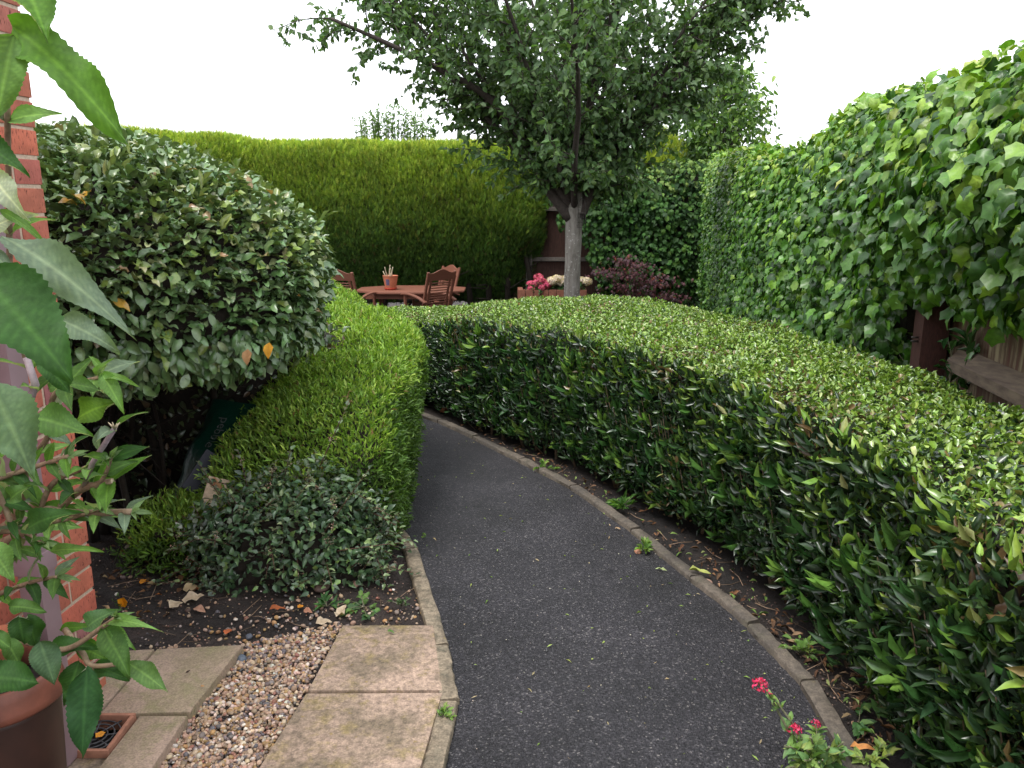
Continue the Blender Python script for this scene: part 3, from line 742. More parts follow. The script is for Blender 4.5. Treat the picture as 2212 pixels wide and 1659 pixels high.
# ------------------------------------------------------------------ small leaved hedge on the left of the path
def rg(xf, xt, xb, y, zf, zt, zl, yb=None, zm=None):
    return [(xf, y, gz(y) + .0), (xf + .03, y, gz(y) + .25), (xt, y, zt - .12), (xt - .07, y, zt), ((xt + xb) / 2, yb or y, zm or (zt + zl) / 2 + .01), (xb, yb or y, zl), (xb - .05, yb or y, gz(y) + .05)]
st = [rg(-.64, -.58, -1.62, 3.22, 0, .52, .03, zm=.40), rg(-.60, -.53, -1.62, 3.42, 0, .66, .10, zm=.58), rg(-.58, -.51, -1.52, 3.68, 0, .74, .26, zm=.66), rg(-.61, -.50, -1.38, 4.0, 0, .79, .52, zm=.72), rg(-.64, -.53, -1.28, 4.4, 0, .81, .7), rg(-.74, -.63, -1.35, 4.9, 0, .80, .76),
      rg(-1.0, -.88, -1.6, 5.6, 0, .775, .80), rg(-1.4, -1.28, -1.95, 6.4, 0, .84, .86), rg(-1.9, -1.75, -2.45, 7.3, 0, .87, .88), rg(-2.5, -2.3, -3.05, 8.3, 0, .88, .88), rg(-3.3, -3.1, -3.8, 9.2, 0, .85, .85)]
lg = sweep(st, 110, 50, 2, (True, True)); lg = lump(lg, .06, 2.4, 11)
LF = grid_normals(lg)[60, 25][2] < 0
tail = []
def blobgrid(c, r, nu=36, nv=18, amp=.1, sc=2.2, seed=0, zmin=-1.0, pw=1.0):
    g = np.zeros((nu + 1, nv, 3))
    for i in range(nu + 1):
        a = 2 * PI * i / nu
        for j in range(nv):
            ph = -PI / 2 + PI * (j + .02) / (nv - .96); s, c_ = math.sin(ph), math.cos(ph)
            sg = lambda x: math.copysign(abs(x) ** pw, x)
            g[i, j] = (c[0] + r[0] * sg(c_) * sg(math.cos(a)), c[1] + r[1] * sg(c_) * sg(math.sin(a)), c[2] + r[2] * max(zmin, sg(s)))
    d = np.array([noise.fractal(Vector(((q[0] - c[0]) / max(r) * sc + seed, (q[1] - c[1]) / max(r) * sc, (q[2] - c[2]) / max(r) * sc)), 1, 2, 3) for q in g.reshape(-1, 3)]).reshape(nu + 1, nv, 1)
    d[-1] = d[0]
    return np.array(c) + (g - np.array(c)) * (1 + amp * d)
lh = thing('small_leaved_hedge', 'bright green small leaved hedge bulging over the left side of the path', 'hedge', (-.9, 4.5, gz(4.5)))
core('shade_core', lg, lh, .07, LF)
tg = blobgrid((-1.45, 3.25, .06), (.24, .20, .20), 30, 14, .15, 2, 5)
p, n = sample(lg, 9500, LF, True, lambda c, nn: np.interp(c[..., 1], [4.2, 6.5], [1.0, .45]))
pt, nt_ = sample(tg, 5200, False, True, lambda c, nn: (c[..., 2] > 0) * 1.0)
if (unit(pt - np.array([-1.45, 3.25, .06])) * nt_).sum() < 0: nt_ = -nt_
p = np.concatenate([p, pt]); n = np.concatenate([n, nt_]); N_ = len(p)
p = p - n * rng.uniform(-.03, .045, (N_, 1))
ax = n * .7 + np.array([0, 0, .55]) + randu(N_) * .75; nr = n * .4 + np.array([0, 0, .8]) + randu(N_) * .6
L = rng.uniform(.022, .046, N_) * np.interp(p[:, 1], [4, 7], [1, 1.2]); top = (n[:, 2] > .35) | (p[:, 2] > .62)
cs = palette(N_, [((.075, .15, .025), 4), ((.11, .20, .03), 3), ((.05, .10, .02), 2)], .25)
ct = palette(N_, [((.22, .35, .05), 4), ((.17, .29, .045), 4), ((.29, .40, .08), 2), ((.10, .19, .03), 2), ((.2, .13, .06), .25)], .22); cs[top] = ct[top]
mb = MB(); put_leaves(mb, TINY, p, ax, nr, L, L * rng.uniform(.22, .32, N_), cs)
# whorled shoot tips standing out
k0 = rng.choice(N_, 1500, replace=False)
for i in k0:
    d = unit(n[i] * .6 + np.array([0, 0, .9]) + rng.normal(0, .4, 3)); k = 9; t_ = np.linspace(.0, .05, k)[:, None]
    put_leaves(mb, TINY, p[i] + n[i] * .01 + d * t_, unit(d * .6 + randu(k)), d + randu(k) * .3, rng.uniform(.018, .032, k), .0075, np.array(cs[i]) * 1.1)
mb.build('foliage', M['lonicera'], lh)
mb = MB()
for i in range(60):
    y = rng.uniform(3.6, 4.7); x = rng.uniform(-1.3, -1.1); z = np.interp(y, [3.6, 4.0, 4.7], [.26, .48, .72]); q = np.array([x, y, z])
    mb.tube([q + [.1, .05, -.25], q + [.03, 0, -.06], q + [rng.normal(-.06, .06), rng.normal(0, .05), .06]], [.004, .002], 4)
mb.build('stems', M['stemb'], lh)

# ------------------------------------------------------------------ grey green cotoneaster in front of it
cb = thing('cotoneaster_shrub', 'low spreading shrub with round grey green leaves and arching twigs at the hedge end', 'shrub', (-.92, 3.12, 0))
cg = blobgrid((-.96, 3.10, .05), (.42, .23, .35), 40, 18, .2, 2.4, 2, -1, .9)
p, n = sample(cg, 2600, False, False, lambda c, nn: (c[..., 2] > .0) * 1.0)
if (unit(p - np.array([-.96, 3.10, .05])) * n).sum() < 0: n = -n; CF = True
else: CF = False
core('shade_core', cg, cb, .09, CF)
cg2 = blobgrid((-.78, 3.15, .20), (.25, .17, .28), 30, 14, .2, 2.4, 12)
p2, n2 = sample(cg2, 2200, False, False)
if (unit(p2 - np.array([-.78, 3.15, .20])) * n2).sum() < 0: n2 = -n2
p = np.concatenate([p, p2]); n = np.concatenate([n, n2])
N_ = len(p); p = p - n * rng.uniform(-.02, .08, (N_, 1)); mb = MB(); ms = MB()
CC = [((.05, .10, .05), 4), ((.075, .14, .06), 4), ((.035, .068, .036), 2.5), ((.16, .26, .08), .9)]
put_leaves(mb, OVATE, p, n * .5 + randu(N_) + np.array([0, 0, -.1]), n * .8 + np.array([0, 0, .5]) + randu(N_) * .5, rng.uniform(.024, .042, N_), rng.uniform(.015, .024, N_), palette(N_, CC, .25))
berries = MB()
def arch(q, d, Ln, droop=.4, sz=.032, berry=.4, rad=.003):
    k = 8; t_ = np.linspace(0, 1, k)[:, None]; path = q + d * Ln * t_ + np.array([0, 0, -1.]) * Ln * droop * t_ ** 2
    ms.tube(path, [rad, rad * .4], 5); m_ = max(4, int(Ln / .022)); tt = np.linspace(.1, 1, m_)
    pp = np.stack([np.interp(tt, t_[:, 0], path[:, a]) for a in range(3)], 1)
    sd = unit(np.cross(d, [0, 0, 1.])) * np.where(np.arange(m_) % 2, 1, -1)[:, None]
    put_leaves(mb, OVATE, pp, unit(sd + d * .8 + randu(m_) * .4), np.array([0, 0, 1.]) + randu(m_) * .5, sz * rng.uniform(.7, 1.1, m_), sz * .55, palette(m_, [((.06, .10, .055), 3), ((.11, .17, .075), 2), ((.2, .27, .13), 1)], .2))
    if rng.random() < berry:
        b_ = path[rng.integers(3, 7)]; kk = 14
        put_pebbles(berries, PEB1, b_ + rng.normal(0, .008, (kk, 3)), rng.uniform(.004, .007, kk), palette(kk, [((.45, .36, .26), 3), ((.42, .2, .15), 1), ((.3, .27, .15), 1)]), 1)
for i in range(170):
    k = rng.integers(0, N_); d = unit(n[k] * .8 + randu(1)[0] * .6 + np.array([.1, -.1, .35])); arch(p[k] - n[k] * .06, d, rng.uniform(.10, .26), rng.uniform(.1, .5))
arch(P(700, 1150, 3.0), unit(P(832, 960, 3.0) - P(700, 1150, 3.0)), .34, .02)      # long shoots over the path side
arch(P(730, 1190, 2.95), unit(P(890, 1166, 2.9) - P(730, 1190, 2.95)), .31, .02)
arch(P(690, 1010, 3.1), unit(P(760, 850, 3.1) - P(690, 1010, 3.1)), .32, .02)
arch(P(480, 1080, 3.05), unit(P(430, 1000, 3.0) - P(480, 1080, 3.05)), .2, .02)
mb.build('foliage', M['coton'], cb); ms.build('twigs', M['stemr'], cb); berries.build('flower_buds', M['chips'], cb)

# ------------------------------------------------------------------ big clipped grey green bush
ec = (-1.93, 3.5, 1.19)
eb = thing('elaeagnus_bush', 'tall rounded bush with leathery grey green leaves and bare dark stems below', 'bush', (-1.95, 3.6, gz(3.6)))
eg = blobgrid(ec, (1.08, .88, .60), 64, 30, .06, 2.4, 8, -.52, .95)
p, n = sample(eg, 2900, False, False)
EF = (unit(p - np.array(ec)) * n).sum() < 0
if EF: n = -n
core('shade_core', eg, eb, .08, EF)
vis = (n * unit(CAMP - p)).sum(1); keep = (vis > -.35) | (rng.random(len(p)) < .3); p, n = p[keep], n[keep]; N_ = len(p)
p = p - n * rng.uniform(-.03, .12, (N_, 1))
ax = n * .7 + randu(N_) * np.array([1, 1, .45]) * .9 + np.array([0, 0, -.05]); nr = n * .45 + np.array([0, 0, .95]) + randu(N_) * .5
low = p[:, 2] < 1.05; ax[low] += np.array([0, 0, -.75]); nr[low] = n[low] + randu(low.sum()) * .4 + [0, 0, .35]
cs = palette(N_, [((.095, .17, .066), 5), ((.13, .215, .09), 4), ((.065, .13, .042), 3), ((.18, .25, .13), 1.3), ((.15, .21, .05), .8), ((.30, .21, .11), .07), ((.42, .24, .04), .03)], .22)
rt = (p[:, 0] > -1.35) & (p[:, 2] > 1.25) & (rng.random(N_) < .3); cs[rt] = palette(rt.sum(), [((.17, .24, .06), 2), ((.25, .29, .14), 1.4), ((.30, .24, .14), .2)], .2)
L = rng.uniform(.04, .072, N_); mb = MB(); put_leaves(mb, ELLI, p, ax, nr, L, L * rng.uniform(.42, .56, N_), cs)
# long unclipped shoots along the upper right edge
for k in range(60):
    i = rng.integers(0, N_)
    if p[i, 0] < -1.5 or p[i, 2] < 1.1: continue
    d = unit(n[i] + np.array([.2, 0, .4]) + rng.normal(0, .3, 3)); kk = 4
    put_leaves(mb, LANCE, p[i] + d * np.linspace(.01, .07, kk)[:, None], unit(d + randu(kk) * .6), np.array([0, 0, 1.]) + randu(kk) * .3, rng.uniform(.05, .085, kk), .022, palette(kk, [((.16, .24, .05), 1), ((.22, .27, .09), 1)], .2))
mb.build('foliage', M['elae'], eb)
for (q, dsc) in ((P(583, 758, 2.72), 'yellow'), (P(537, 772, 2.70), 'brown')):
    m_ = MB(); put_leaves(m_, OVATE, [q + [0, 0, .03]], [(-.1, -.2, -1)], [(0, -1, .2)], .058, .034, (.55, .28, .03) if dsc == 'yellow' else (.36, .21, .10))
    o = m_.build('dead_leaf', M['dry'], eb); o['label'] = 'yellow orange dead leaf' if dsc == 'yellow' else 'pale brown dead leaf'
mb = MB()
base = np.array([-1.85, 3.55, gz(3.5)])
for k in range(26):
    a = rng.uniform(0, 2 * PI); q = base + np.array([min(.28, rng.normal(-.1, .25)), rng.normal(.1, .2), 0]); e = q + np.array([min(.2, math.cos(a) * rng.uniform(.1, .6)), math.sin(a) * rng.uniform(.05, .5), rng.uniform(.7, 1.1)])
    m_ = (q + e) / 2 + rng.normal(0, .06, 3); r0 = rng.uniform(.008, .026); path = catmull([q, m_, e], 9); mb.tube(path, [r0, r0 * .5], 6)
    for j in range(7):
        s = path[rng.integers(2, 9)]; d = unit(rng.normal(size=3) * [1, 1, .6]) * rng.uniform(.12, .4); mb.tube([s, s + d * .5 + rng.normal(0, .02, 3), s + d], [.005, .002], 4, cap=False)
mb.build('stems', M['twig'], eb)

mb = MB(); tg2 = blobgrid((-2.0, 4.35, .35), (1.15, .45, .75), 40, 16, .2, 2, 15); mb.add(tg2.reshape(-1, 3), grid_faces(*tg2.shape[:2])); mb.build('shade_mass', M['twig'], eb)  # solid near-black mass added to darken the gap under the bush
p, n = sample(tg2, 700, False, False)
if (unit(p - np.array([-2.0, 4.35, .35])) * n).sum() < 0: n = -n
k = len(p); mb = MB(); L = rng.uniform(.03, .06, k); put_leaves(mb, OVATE, p + n * rng.uniform(0, .08, (k, 1)), randu(k), n + randu(k) * .6, L, L * .55, palette(k, [((.05, .08, .04), 3), ((.07, .10, .04), 2), ((.1, .07, .04), 1)], .3)); mb.build('low_foliage', M['elae'], eb)

# compost sack leaning behind the low hedge
sk = thing('plastic_sack', 'dark green plastic sack with white lettering in the shade under the big bush', 'sack', (-1.47, 3.72, gz(3.7)))
q0, q1 = P(425, 1105, 3.45), P(512, 872, 3.78)
axis_ = unit(q1 - q0); H_ = np.linalg.norm(q1 - q0); wv = unit(np.cross(axis_, [-.25, -1, .1])); nv = unit(np.cross(wv, axis_))
if nv[1] > 0: nv = -nv
g = []
for t_ in np.linspace(0, 1, 20):
    row = []
    for a in np.linspace(0, 2 * PI, 33):
        ww = .15 * (1 - .12 * t_) ; dd = .075 * math.sin(PI * min(.93, max(.06, t_ * .9 + .08))) + .012
        row.append(q0 + axis_ * H_ * t_ + wv * ww * math.copysign(abs(math.cos(a)) ** .7, math.cos(a)) + nv * dd * math.sin(a))
    g.append(row)
g = np.array(g); g = lump(g, .018, 7, 2)
mb = MB().add(g.reshape(-1, 3), grid_faces(*g.shape[:2])); mb.add(g[-1], [np.array([(i, i + 1, 31 - i, 32 - i) for i in range(0, 15)])]); sko = mb.build('bag', M['sack'], sk)
cu = bpy.data.curves.new('lettering', 'FONT'); cu.body = 'pebble'; cu.size = .066; cu.extrude = .0006; cu.resolution_u = 3
fo = bpy.data.objects.new('tmp', cu); COL.objects.link(fo); bpy.context.view_layer.update()
me = bpy.data.meshes.new_from_object(fo.evaluated_get(bpy.context.evaluated_depsgraph_get())); bpy.data.objects.remove(fo)
bm = bmesh.new(); bm.from_mesh(me); bmesh.ops.triangulate(bm, faces=bm.faces[:]); bm.verts.index_update()
V = np.array([v.co[:] for v in bm.verts]); F = np.array([[v.index for v in f.verts] for f in bm.faces]); bm.free(); bpy.data.meshes.remove(me)
o3 = P(474, 896, 3.66); dx_ = -axis_ ; dy_ = wv if wv[0] > 0 else -wv
Wp = o3 + V[:, :1] * dx_ + V[:, 1:2] * dy_ + V[:, 2:3] * nv
sup = g.reshape(-1, 3)
for i in range(len(Wp)):       # lay the print on the plastic
    rel = sup - Wp[i]; lat = np.linalg.norm(rel - (rel @ nv)[:, None] * nv, axis=1); cand = np.argsort(lat)[:6]; h = (rel[cand] @ nv).max(); Wp[i] += nv * (h + .004)
MB().add(Wp, F).build('lettering', M['white'], sko, smooth=False)
# cardboard and litter scraps beside the sack
mb = MB(); q = P(468, 1065, 3.22); mb.box(q, (.10, .004, .13), rz=.3, rx=-.5, ry=.35, col=(.50, .37, .25)); mb.box(q + [.03, .01, .0], (.012, .006, .16), rz=.3, ry=-.5, col=(.45, .24, .12)); mb.box(q + [-.035, .0, -.01], (.012, .006, .13), rz=.3, ry=.45, col=(.42, .2, .1))
tag(mb.build('cardboard_scrap', M['chips'], smooth=False), 'torn pale cardboard scrap caught in the end of the low hedge', 'scrap')
mb = MB(); q = P(452, 1030, 3.38); mb.box(q, (.16, .02, .2), rz=.4, rx=-.4, ry=.7, col=(.018, .019, .03), bev=.008); tag(mb.build('slate_piece', M['chips'], smooth=False), 'dark blue grey slate piece leaning below the green sack', 'slate')

# ------------------------------------------------------------------ conifer hedge at the back
ch = thing('conifer_hedge', 'tall clipped golden green conifer hedge across the back of the garden', 'hedge', (-2.5, 14.2, gz(14)))
fr = [(-8.5, 11.6), (-6.6, 12.3), (-5.35, 12.8), (-4.75, 13.25), (-4.35, 13.75), (-3.7, 13.75), (-2.6, 13.85), (-1.2, 13.95), (-.2, 14.0), (.25, 14.1), (.52, 14.35)]
st = []
for i, (x, y) in enumerate(fr):
    zt = 2.62 if i < 4 else 2.56; k = 1 if i < 10 else .6
    if i == 4: zt = 2.56
    st.append([(x, y + .55, gz(y) + .25), (x, y + .12, .10 + (.25 if i < 9 else .5)), (x, y - .12 * k, .95), (x, y - .1 * k, 1.7), (x, y, zt - .2), (x, y + .35, zt), (x, y + 1.0, zt - .02), (x + .05, y + 1.4, zt - .8)])
cgd = sweep(st, 110, 54, 2, (False, True)); cgd = lump(cgd, .05, 1.1, 21); cgd = lump(cgd, .03, 3.5, 2)
KF = grid_normals(cgd)[50, 20][1] > 0
core('shade_core', cgd, ch, .10, KF)
p, n = sample(cgd, 3000, KF, True); N_ = len(p); p = p - n * rng.uniform(0, .10, (N_, 1))
ax = n * .45 + np.array([0, 0, 1.0]) + randu(N_) * .45; nr = n * .7 + np.array([0, 0, .3]) + randu(N_) * .75
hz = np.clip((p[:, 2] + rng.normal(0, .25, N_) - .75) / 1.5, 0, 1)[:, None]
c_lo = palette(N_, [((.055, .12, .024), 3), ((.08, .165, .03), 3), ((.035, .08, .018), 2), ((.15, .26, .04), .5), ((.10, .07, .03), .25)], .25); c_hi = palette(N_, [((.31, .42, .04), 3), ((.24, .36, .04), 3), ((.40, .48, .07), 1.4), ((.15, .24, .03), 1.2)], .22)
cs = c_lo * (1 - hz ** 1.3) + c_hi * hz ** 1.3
cn = np.array([noise.fractal(Vector(q * 1.6), 1, 2, 3) for q in p])[:, None]; cs = cs * np.clip(1 + .28 * cn, .7, 1.25)
brn = (cn[:, 0] < -.5) & (p[:, 2] < 1.6) & (rng.random(N_) < .2); cs[brn] = palette(brn.sum(), [((.10, .065, .03), 2), ((.07, .08, .03), 1)], .25)
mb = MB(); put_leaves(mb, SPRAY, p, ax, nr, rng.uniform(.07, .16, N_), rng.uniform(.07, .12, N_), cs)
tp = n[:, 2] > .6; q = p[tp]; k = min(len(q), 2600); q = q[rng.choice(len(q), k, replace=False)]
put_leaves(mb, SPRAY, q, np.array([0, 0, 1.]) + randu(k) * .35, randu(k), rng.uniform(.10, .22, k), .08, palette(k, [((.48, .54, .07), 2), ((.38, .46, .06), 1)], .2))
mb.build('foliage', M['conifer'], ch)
mb = MB()
for x in np.linspace(-4.5, .3, 14):
    y = 14.3; mb.tube([(x + rng.normal(0, .1), y, gz(y) - .05), (x, y, .4), (x + rng.normal(0, .1), y, 1.2)], [.06, .04], 7)
    for j in range(5): q = np.array([x, y, rng.uniform(-.3, .5)]); mb.tube([q, q + [rng.normal(0, .3), -rng.uniform(.1, .45), rng.uniform(0, .25)]], [.015, .004], 5, cap=False)
mb.build('trunks', M['twig'], ch)

# ------------------------------------------------------------------ fences
def xf(y): return 1.95 + .142 * (y - 3.5)
def fence_post(parent, x, y, z1, w=.11, mat=None, rz=0):
    mb = MB(); z0 = gz(y) - .1; mb.box((x, y, (z0 + z1) / 2), (w, w, z1 - z0), rz=rz, bev=.006); return sharp(mb.build('post', mat or M['greywood'], parent), 50)
fb = thing('back_fence', 'dark brown featheredge fence behind the flower planter, mostly under ivy', 'fence', (1.2, 14.45, gz(14)))
mb = MB(); x = -.6; i = 0
while x < 3.45:
    mb.box((x, 14.5, .62), (.128, .016, 2.3), ry=random.uniform(-.004, .004), rz=.10 + random.uniform(-.02, .02)); x += .112; i += 1
mb.build('boards', M['darkwood'], fb, smooth=False)
for z in (.56, 1.45, -.25):
    mb = MB(); mb.box((1.4, 14.44, z), (4.0, .05, .075), bev=.006, rx=-.25); sharp(mb.build('rail', M['greywood'], fb), 50)
for x in (.31, 2.1): fence_post(fb, x, 14.4, 1.8)
fs = thing('side_fence', 'weathered side fence on the right with a red brown post, under hanging ivy', 'fence', (2.3, 6, gz(6)))
ra = math.atan(-.142)
mb = MB(); y = 1.2
while y < 14.2:
    mb.box((xf(y) + .05, y, gz(y) + .85), (.014, .14, 1.75), rz=ra + .11, rx=random.uniform(-.006, .006)); y += .125
mb.build('boards', M['streak'], fs, smooth=False)
for z in (.86, 1.55):
    mb = MB()
    for k in range(6):
        ya, yb = 3.5 - 2.3 + k * 2.3, 3.5 + k * 2.3 - .1; c = ((xf(ya) + xf(yb)) / 2 - .0, (ya + yb) / 2, z + gz((ya + yb) / 2) * .9)
        bm = bmesh.new(); L_ = (yb - ya) / 2
        vs = [bm.verts.new(v) for v in ((-.025, -L_, -.045), (.03, -L_, -.035), (.03, -L_, .055), (-.025, -L_, .0), (-.025, L_, -.045), (.03, L_, -.035), (.03, L_, .055), (-.025, L_, .0))]
        for f in ((0, 1, 2, 3), (7, 6, 5, 4), (0, 4, 5, 1), (1, 5, 6, 2), (2, 6, 7, 3), (3, 7, 4, 0)): bm.faces.new([vs[j] for j in f])
        bmesh.ops.recalc_face_normals(bm, faces=bm.faces[:]); bm.transform(Matrix.Translation(c) @ Matrix.Rotation(ra, 4, 'Z')); mb.bm(bm)
    mb.build('rail', M['railwood'], fs, smooth=False)
for k, y in enumerate((3.56, 5.9, 8.2, 10.5, 12.8)):
    po = fence_post(fs, xf(y) - .045, y, gz(y) + 1.75, .115, M['redpost'], ra)
    if k == 0:
        po['label'] = 'red brown fence post with two bolts, bare of ivy'
        mb = MB()
        for dz in (0, -.018):
            q = np.array([xf(y) - .105, y - .005, .93 + dz]); mb.tube([q + [.01, 0, 0], q + [-.035, -.015, .004]], .005, 6)
        mb.build('bolt', M['wire'], po)

# ------------------------------------------------------------------ ivy over both fences
iv = thing('ivy', 'large leaved bright green ivy spilling over the side fence on the right', 'ivy', (2.2, 6, gz(6)))
prof = [(1.2, 1.12, 2.0), (2.2, 1.12, 2.0), (3.0, 1.10, 2.02), (3.55, 1.08, 2.05), (3.8, .62, 2.06), (4.2, .25, 2.06), (4.9, .1, 2.07), (5.9, .0, 1.99), (6.5, .0, 1.93), (7.5, -.1, 1.96), (9, -.2, 2.08), (10, -.2, 2.15), (11.5, -.3, 2.22), (13.6, -.35, 2.30)]
st = []
for y, zb, zt in prof:
    x = xf(y); o = np.interp(y, [1, 4, 8, 13], [.24, .26, .22, .12])
    st.append([(x - .06, y, zb), (x - o * .75, y, zb + .25), (x - o, y, (zb + zt) / 2), (x - o * .95, y, zt - .4), (x - o * .45, y, zt - .02), (x + .15, y, zt), (x + .4, y, zt - .35)])
ig = sweep(st, 130, 46, 2, (False, False)); ig = lump(ig, .07, 1.5, 31)
IF = grid_normals(ig)[60, 20][0] > 0
p, n = sample(ig, 1450, IF, True, lambda c, nn: np.interp(c[..., 1], [2, 5, 9], [.75, 1, 1.25]))
near = (p[:, 1] > 3.25) & (p[:, 1] < 3.72) & (p[:, 2] < 1.12); p, n = p[~near], n[~near]
N_ = len(p); p = p + n * rng.uniform(-.09, .06, (N_, 1))
igc = ig.copy(); core('shade_backing', igc, iv, .10, IF)  # dark sheet behind the ivy leaves, painted shade rather than stems
ax = np.array([0, 0, -1.]) + n * .45 + randu(N_) * .6; nr = n * .8 + np.array([-.1, -.25, .6]) + randu(N_) * .75
tp = n[:, 2] > .6; ax[tp] = n[tp] * .2 + randu(tp.sum()) + [-.6, -.4, 0]
L = rng.uniform(.04, .094, N_) * np.interp(p[:, 1], [3, 8, 13], [1.0, .95, .85])
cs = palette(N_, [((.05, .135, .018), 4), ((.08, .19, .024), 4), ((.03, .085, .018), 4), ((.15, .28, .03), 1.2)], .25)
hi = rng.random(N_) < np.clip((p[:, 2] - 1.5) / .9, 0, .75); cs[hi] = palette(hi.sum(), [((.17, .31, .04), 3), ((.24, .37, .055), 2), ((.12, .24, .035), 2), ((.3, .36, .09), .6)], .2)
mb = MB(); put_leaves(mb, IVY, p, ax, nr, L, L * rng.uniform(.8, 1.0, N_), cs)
for k in range(24):          # loose shoots standing out of the top
    y = rng.uniform(3.4, 7.8) if k < 17 else rng.uniform(8, 13); zt = np.interp(y, [a[0] for a in prof], [a[2] for a in prof]); q = np.array([xf(y) + rng.uniform(-.15, .2), y, zt - .02]); Ls = rng.uniform(.06, .17); d = unit(np.array([rng.normal(0, .5), rng.normal(0, .5), 1]))
    mb.tube([q, q + d * Ls * .5, q + d * Ls + [0, 0, -.01]], .002, 4, col=(.16, .2, .08)); kk = int(Ls / .025)
    put_leaves(mb, IVY, q + d * np.linspace(.02, Ls, kk)[:, None], randu(kk) + [0, 0, -.2], [0, 0, 1.] + randu(kk) * .5, rng.uniform(.03, .06, kk), rng.uniform(.03, .05, kk), palette(kk, [((.2, .3, .06), 1), ((.14, .22, .05), 1)], .2))
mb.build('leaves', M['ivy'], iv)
q = P(2118, 690, 3.28); mb = MB(); put_leaves(mb, IVY, [q + [.02, 0, .05]], [(-.35, -.3, -1)], [(-.5, -.9, .1)], .12, .07, (.55, .42, .07)); o = mb.build('yellow_leaf', M['ivy'], iv); o['label'] = 'single yellowing ivy leaf beside the post'

ib = thing('ivy', 'darker ivy covering the back fence right of the tree trunk', 'ivy', (2.2, 14.2, gz(14)))
st = []
for x in np.linspace(.45, 3.5, 8):
    zt = np.interp(x, [.4, 1.5, 2.5, 3.5], [1.95, 2.25, 2.22, 2.3]); y = 14.25
    st.append([(x, y + .05, -.5), (x, y - .1, .1), (x, y - .2, .9), (x, y - .2, zt - .4), (x, y - .05, zt), (x, y + .4, zt - .05), (x, y + .6, zt - .5)])
bgd = sweep(st, 60, 44, 2, (False, False)); bgd = lump(bgd, .12, 1.6, 41)
BF = grid_normals(bgd)[30, 20][1] > 0
msk = lambda c, nn: (((c[..., 2] > 1.0 + .10 * np.sin(c[..., 0] * 9)) & (c[..., 0] > .82)) | (c[..., 0] > 1.62 - .36 * np.clip(c[..., 2] + .1, 0, 1))) * 1.0
p, n = sample(bgd, 620, BF, True, msk); N_ = len(p); p = p + n * rng.uniform(-.08, .06, (N_, 1))
keep = bgd[32:]; core('shade_backing', bgd[24:], ib, .12, BF)  # same painted shade sheet behind the back ivy
ax = np.array([0, 0, -1.]) + n * .5 + randu(N_) * .7; nr = n * .8 + [0, -.2, .6] + randu(N_) * .5
L = rng.uniform(.06, .125, N_); cs = palette(N_, [((.028, .08, .016), 4), ((.042, .11, .02), 3), ((.018, .05, .014), 3), ((.08, .17, .03), .8)], .22); hi = rng.random(N_) < np.clip((p[:, 2] - 1.6) / .7, 0, .7); cs[hi] = palette(hi.sum(), [((.13, .21, .045), 2), ((.09, .16, .04), 2)], .2)
mb = MB(); put_leaves(mb, IVY, p, ax, nr, L, L * .9, cs); mb.build('leaves', M['ivy_dark'], ib)

# evergreen shoots growing between hedge and fence
def leafy_shoots(name, label, spots, mat, cols, tpl, Lr, wr, up=(.2, .4), nst=4, cat='plant', group=None):
    o = thing(name, label, cat, spots[0], group); mb = MB(); ms = MB()
    for s in spots:
        for k in range(nst):
            h = rng.uniform(*up); q = np.array(s) + [rng.normal(0, .03), rng.normal(0, .03), 0]; d = unit(np.array([rng.normal(0, .35), rng.normal(0, .35), 1])); path = catmull([q, q + d * h * .5 + rng.normal(0, .015, 3), q + d * h], 6)
            ms.tube(path, [.004, .0018], 5); m_ = max(4, int(h / .03)); tt = np.linspace(.15, 1, m_); pp = q + d * h * tt[:, None]
            L = rng.uniform(*Lr, m_); put_leaves(mb, tpl, pp, unit(d * .5 + randu(m_)), d + randu(m_) * .4 + [0, -.3, .3], L, L * wr, palette(m_, cols, .22))
    mb.build('leaves', mat, o); ms.build('stems', M['stemg'], o); return o
leafy_shoots('laurel_seedling', 'dark glossy laurel shoots growing between the bare post and the hedge', [P(2112, 812, 3.36) - [0, 0, .12], P(2075, 800, 3.4) - [0, 0, .1], P(2150, 800, 3.3) - [0, 0, .1]], M['laurel'], [((.03, .085, .025), 3), ((.05, .13, .03), 2)], LANCE, (.07, .12), .3, (.14, .3), 5)
leafy_shoots('laurel_seedling', 'grey green laurel shoot poking out of the ivy left of the post', [P(1895, 738, 4.0) - [0, 0, .06], P(1965, 780, 3.7) - [0, 0, .1]], M['laurel'], [((.10, .17, .06), 3), ((.14, .2, .09), 2)], LANCE, (.08, .13), .3, (.1, .22), 4)

# ------------------------------------------------------------------ garden tree
tr = thing('garden_tree', 'grey barked garden tree with a spreading vase shaped crown behind the hedge', 'tree', (.77, 10, gz(10)))
TB = np.array([.765, 10, gz(10)]); FK = np.array([.775, 10, 1.38])
mt = MB(); path = catmull([TB - [0, 0, .1], TB + [0, 0, .25], (TB + FK) / 2 + [-.01, 0, 0], FK, FK + [.01, .0, .35]], 40); rad = np.interp(np.linspace(0, 1, 40), [0, .12, .3, .7, .82, 1], [.15, .112, .1, .102, .125, .09])
mt.tube(path, rad, 20)
for i in range(len(mt.V)):
    V = mt.V[i]; d = V - np.array([.77, 10, 0]); d[:, 2] = 0; V += unit(d) * np.array([[noise.noise(Vector((q[0] * 9, q[1] * 9, q[2] * 3))) * .012] for q in V])
mt.build('trunk', M['bark'], tr)
lm = MB(); tw = MB(); lf_p, lf_a, lf_k = [], [], []
def wob(q, d, L, k, bend, w):
    pts = [np.array(q)]; dd = np.array(d)
    for i in range(k):
        dd = unit(dd + np.array(bend) / k + rng.normal(0, w, 3)); pts.append(pts[-1] + dd * L / k)
    return np.array(pts)
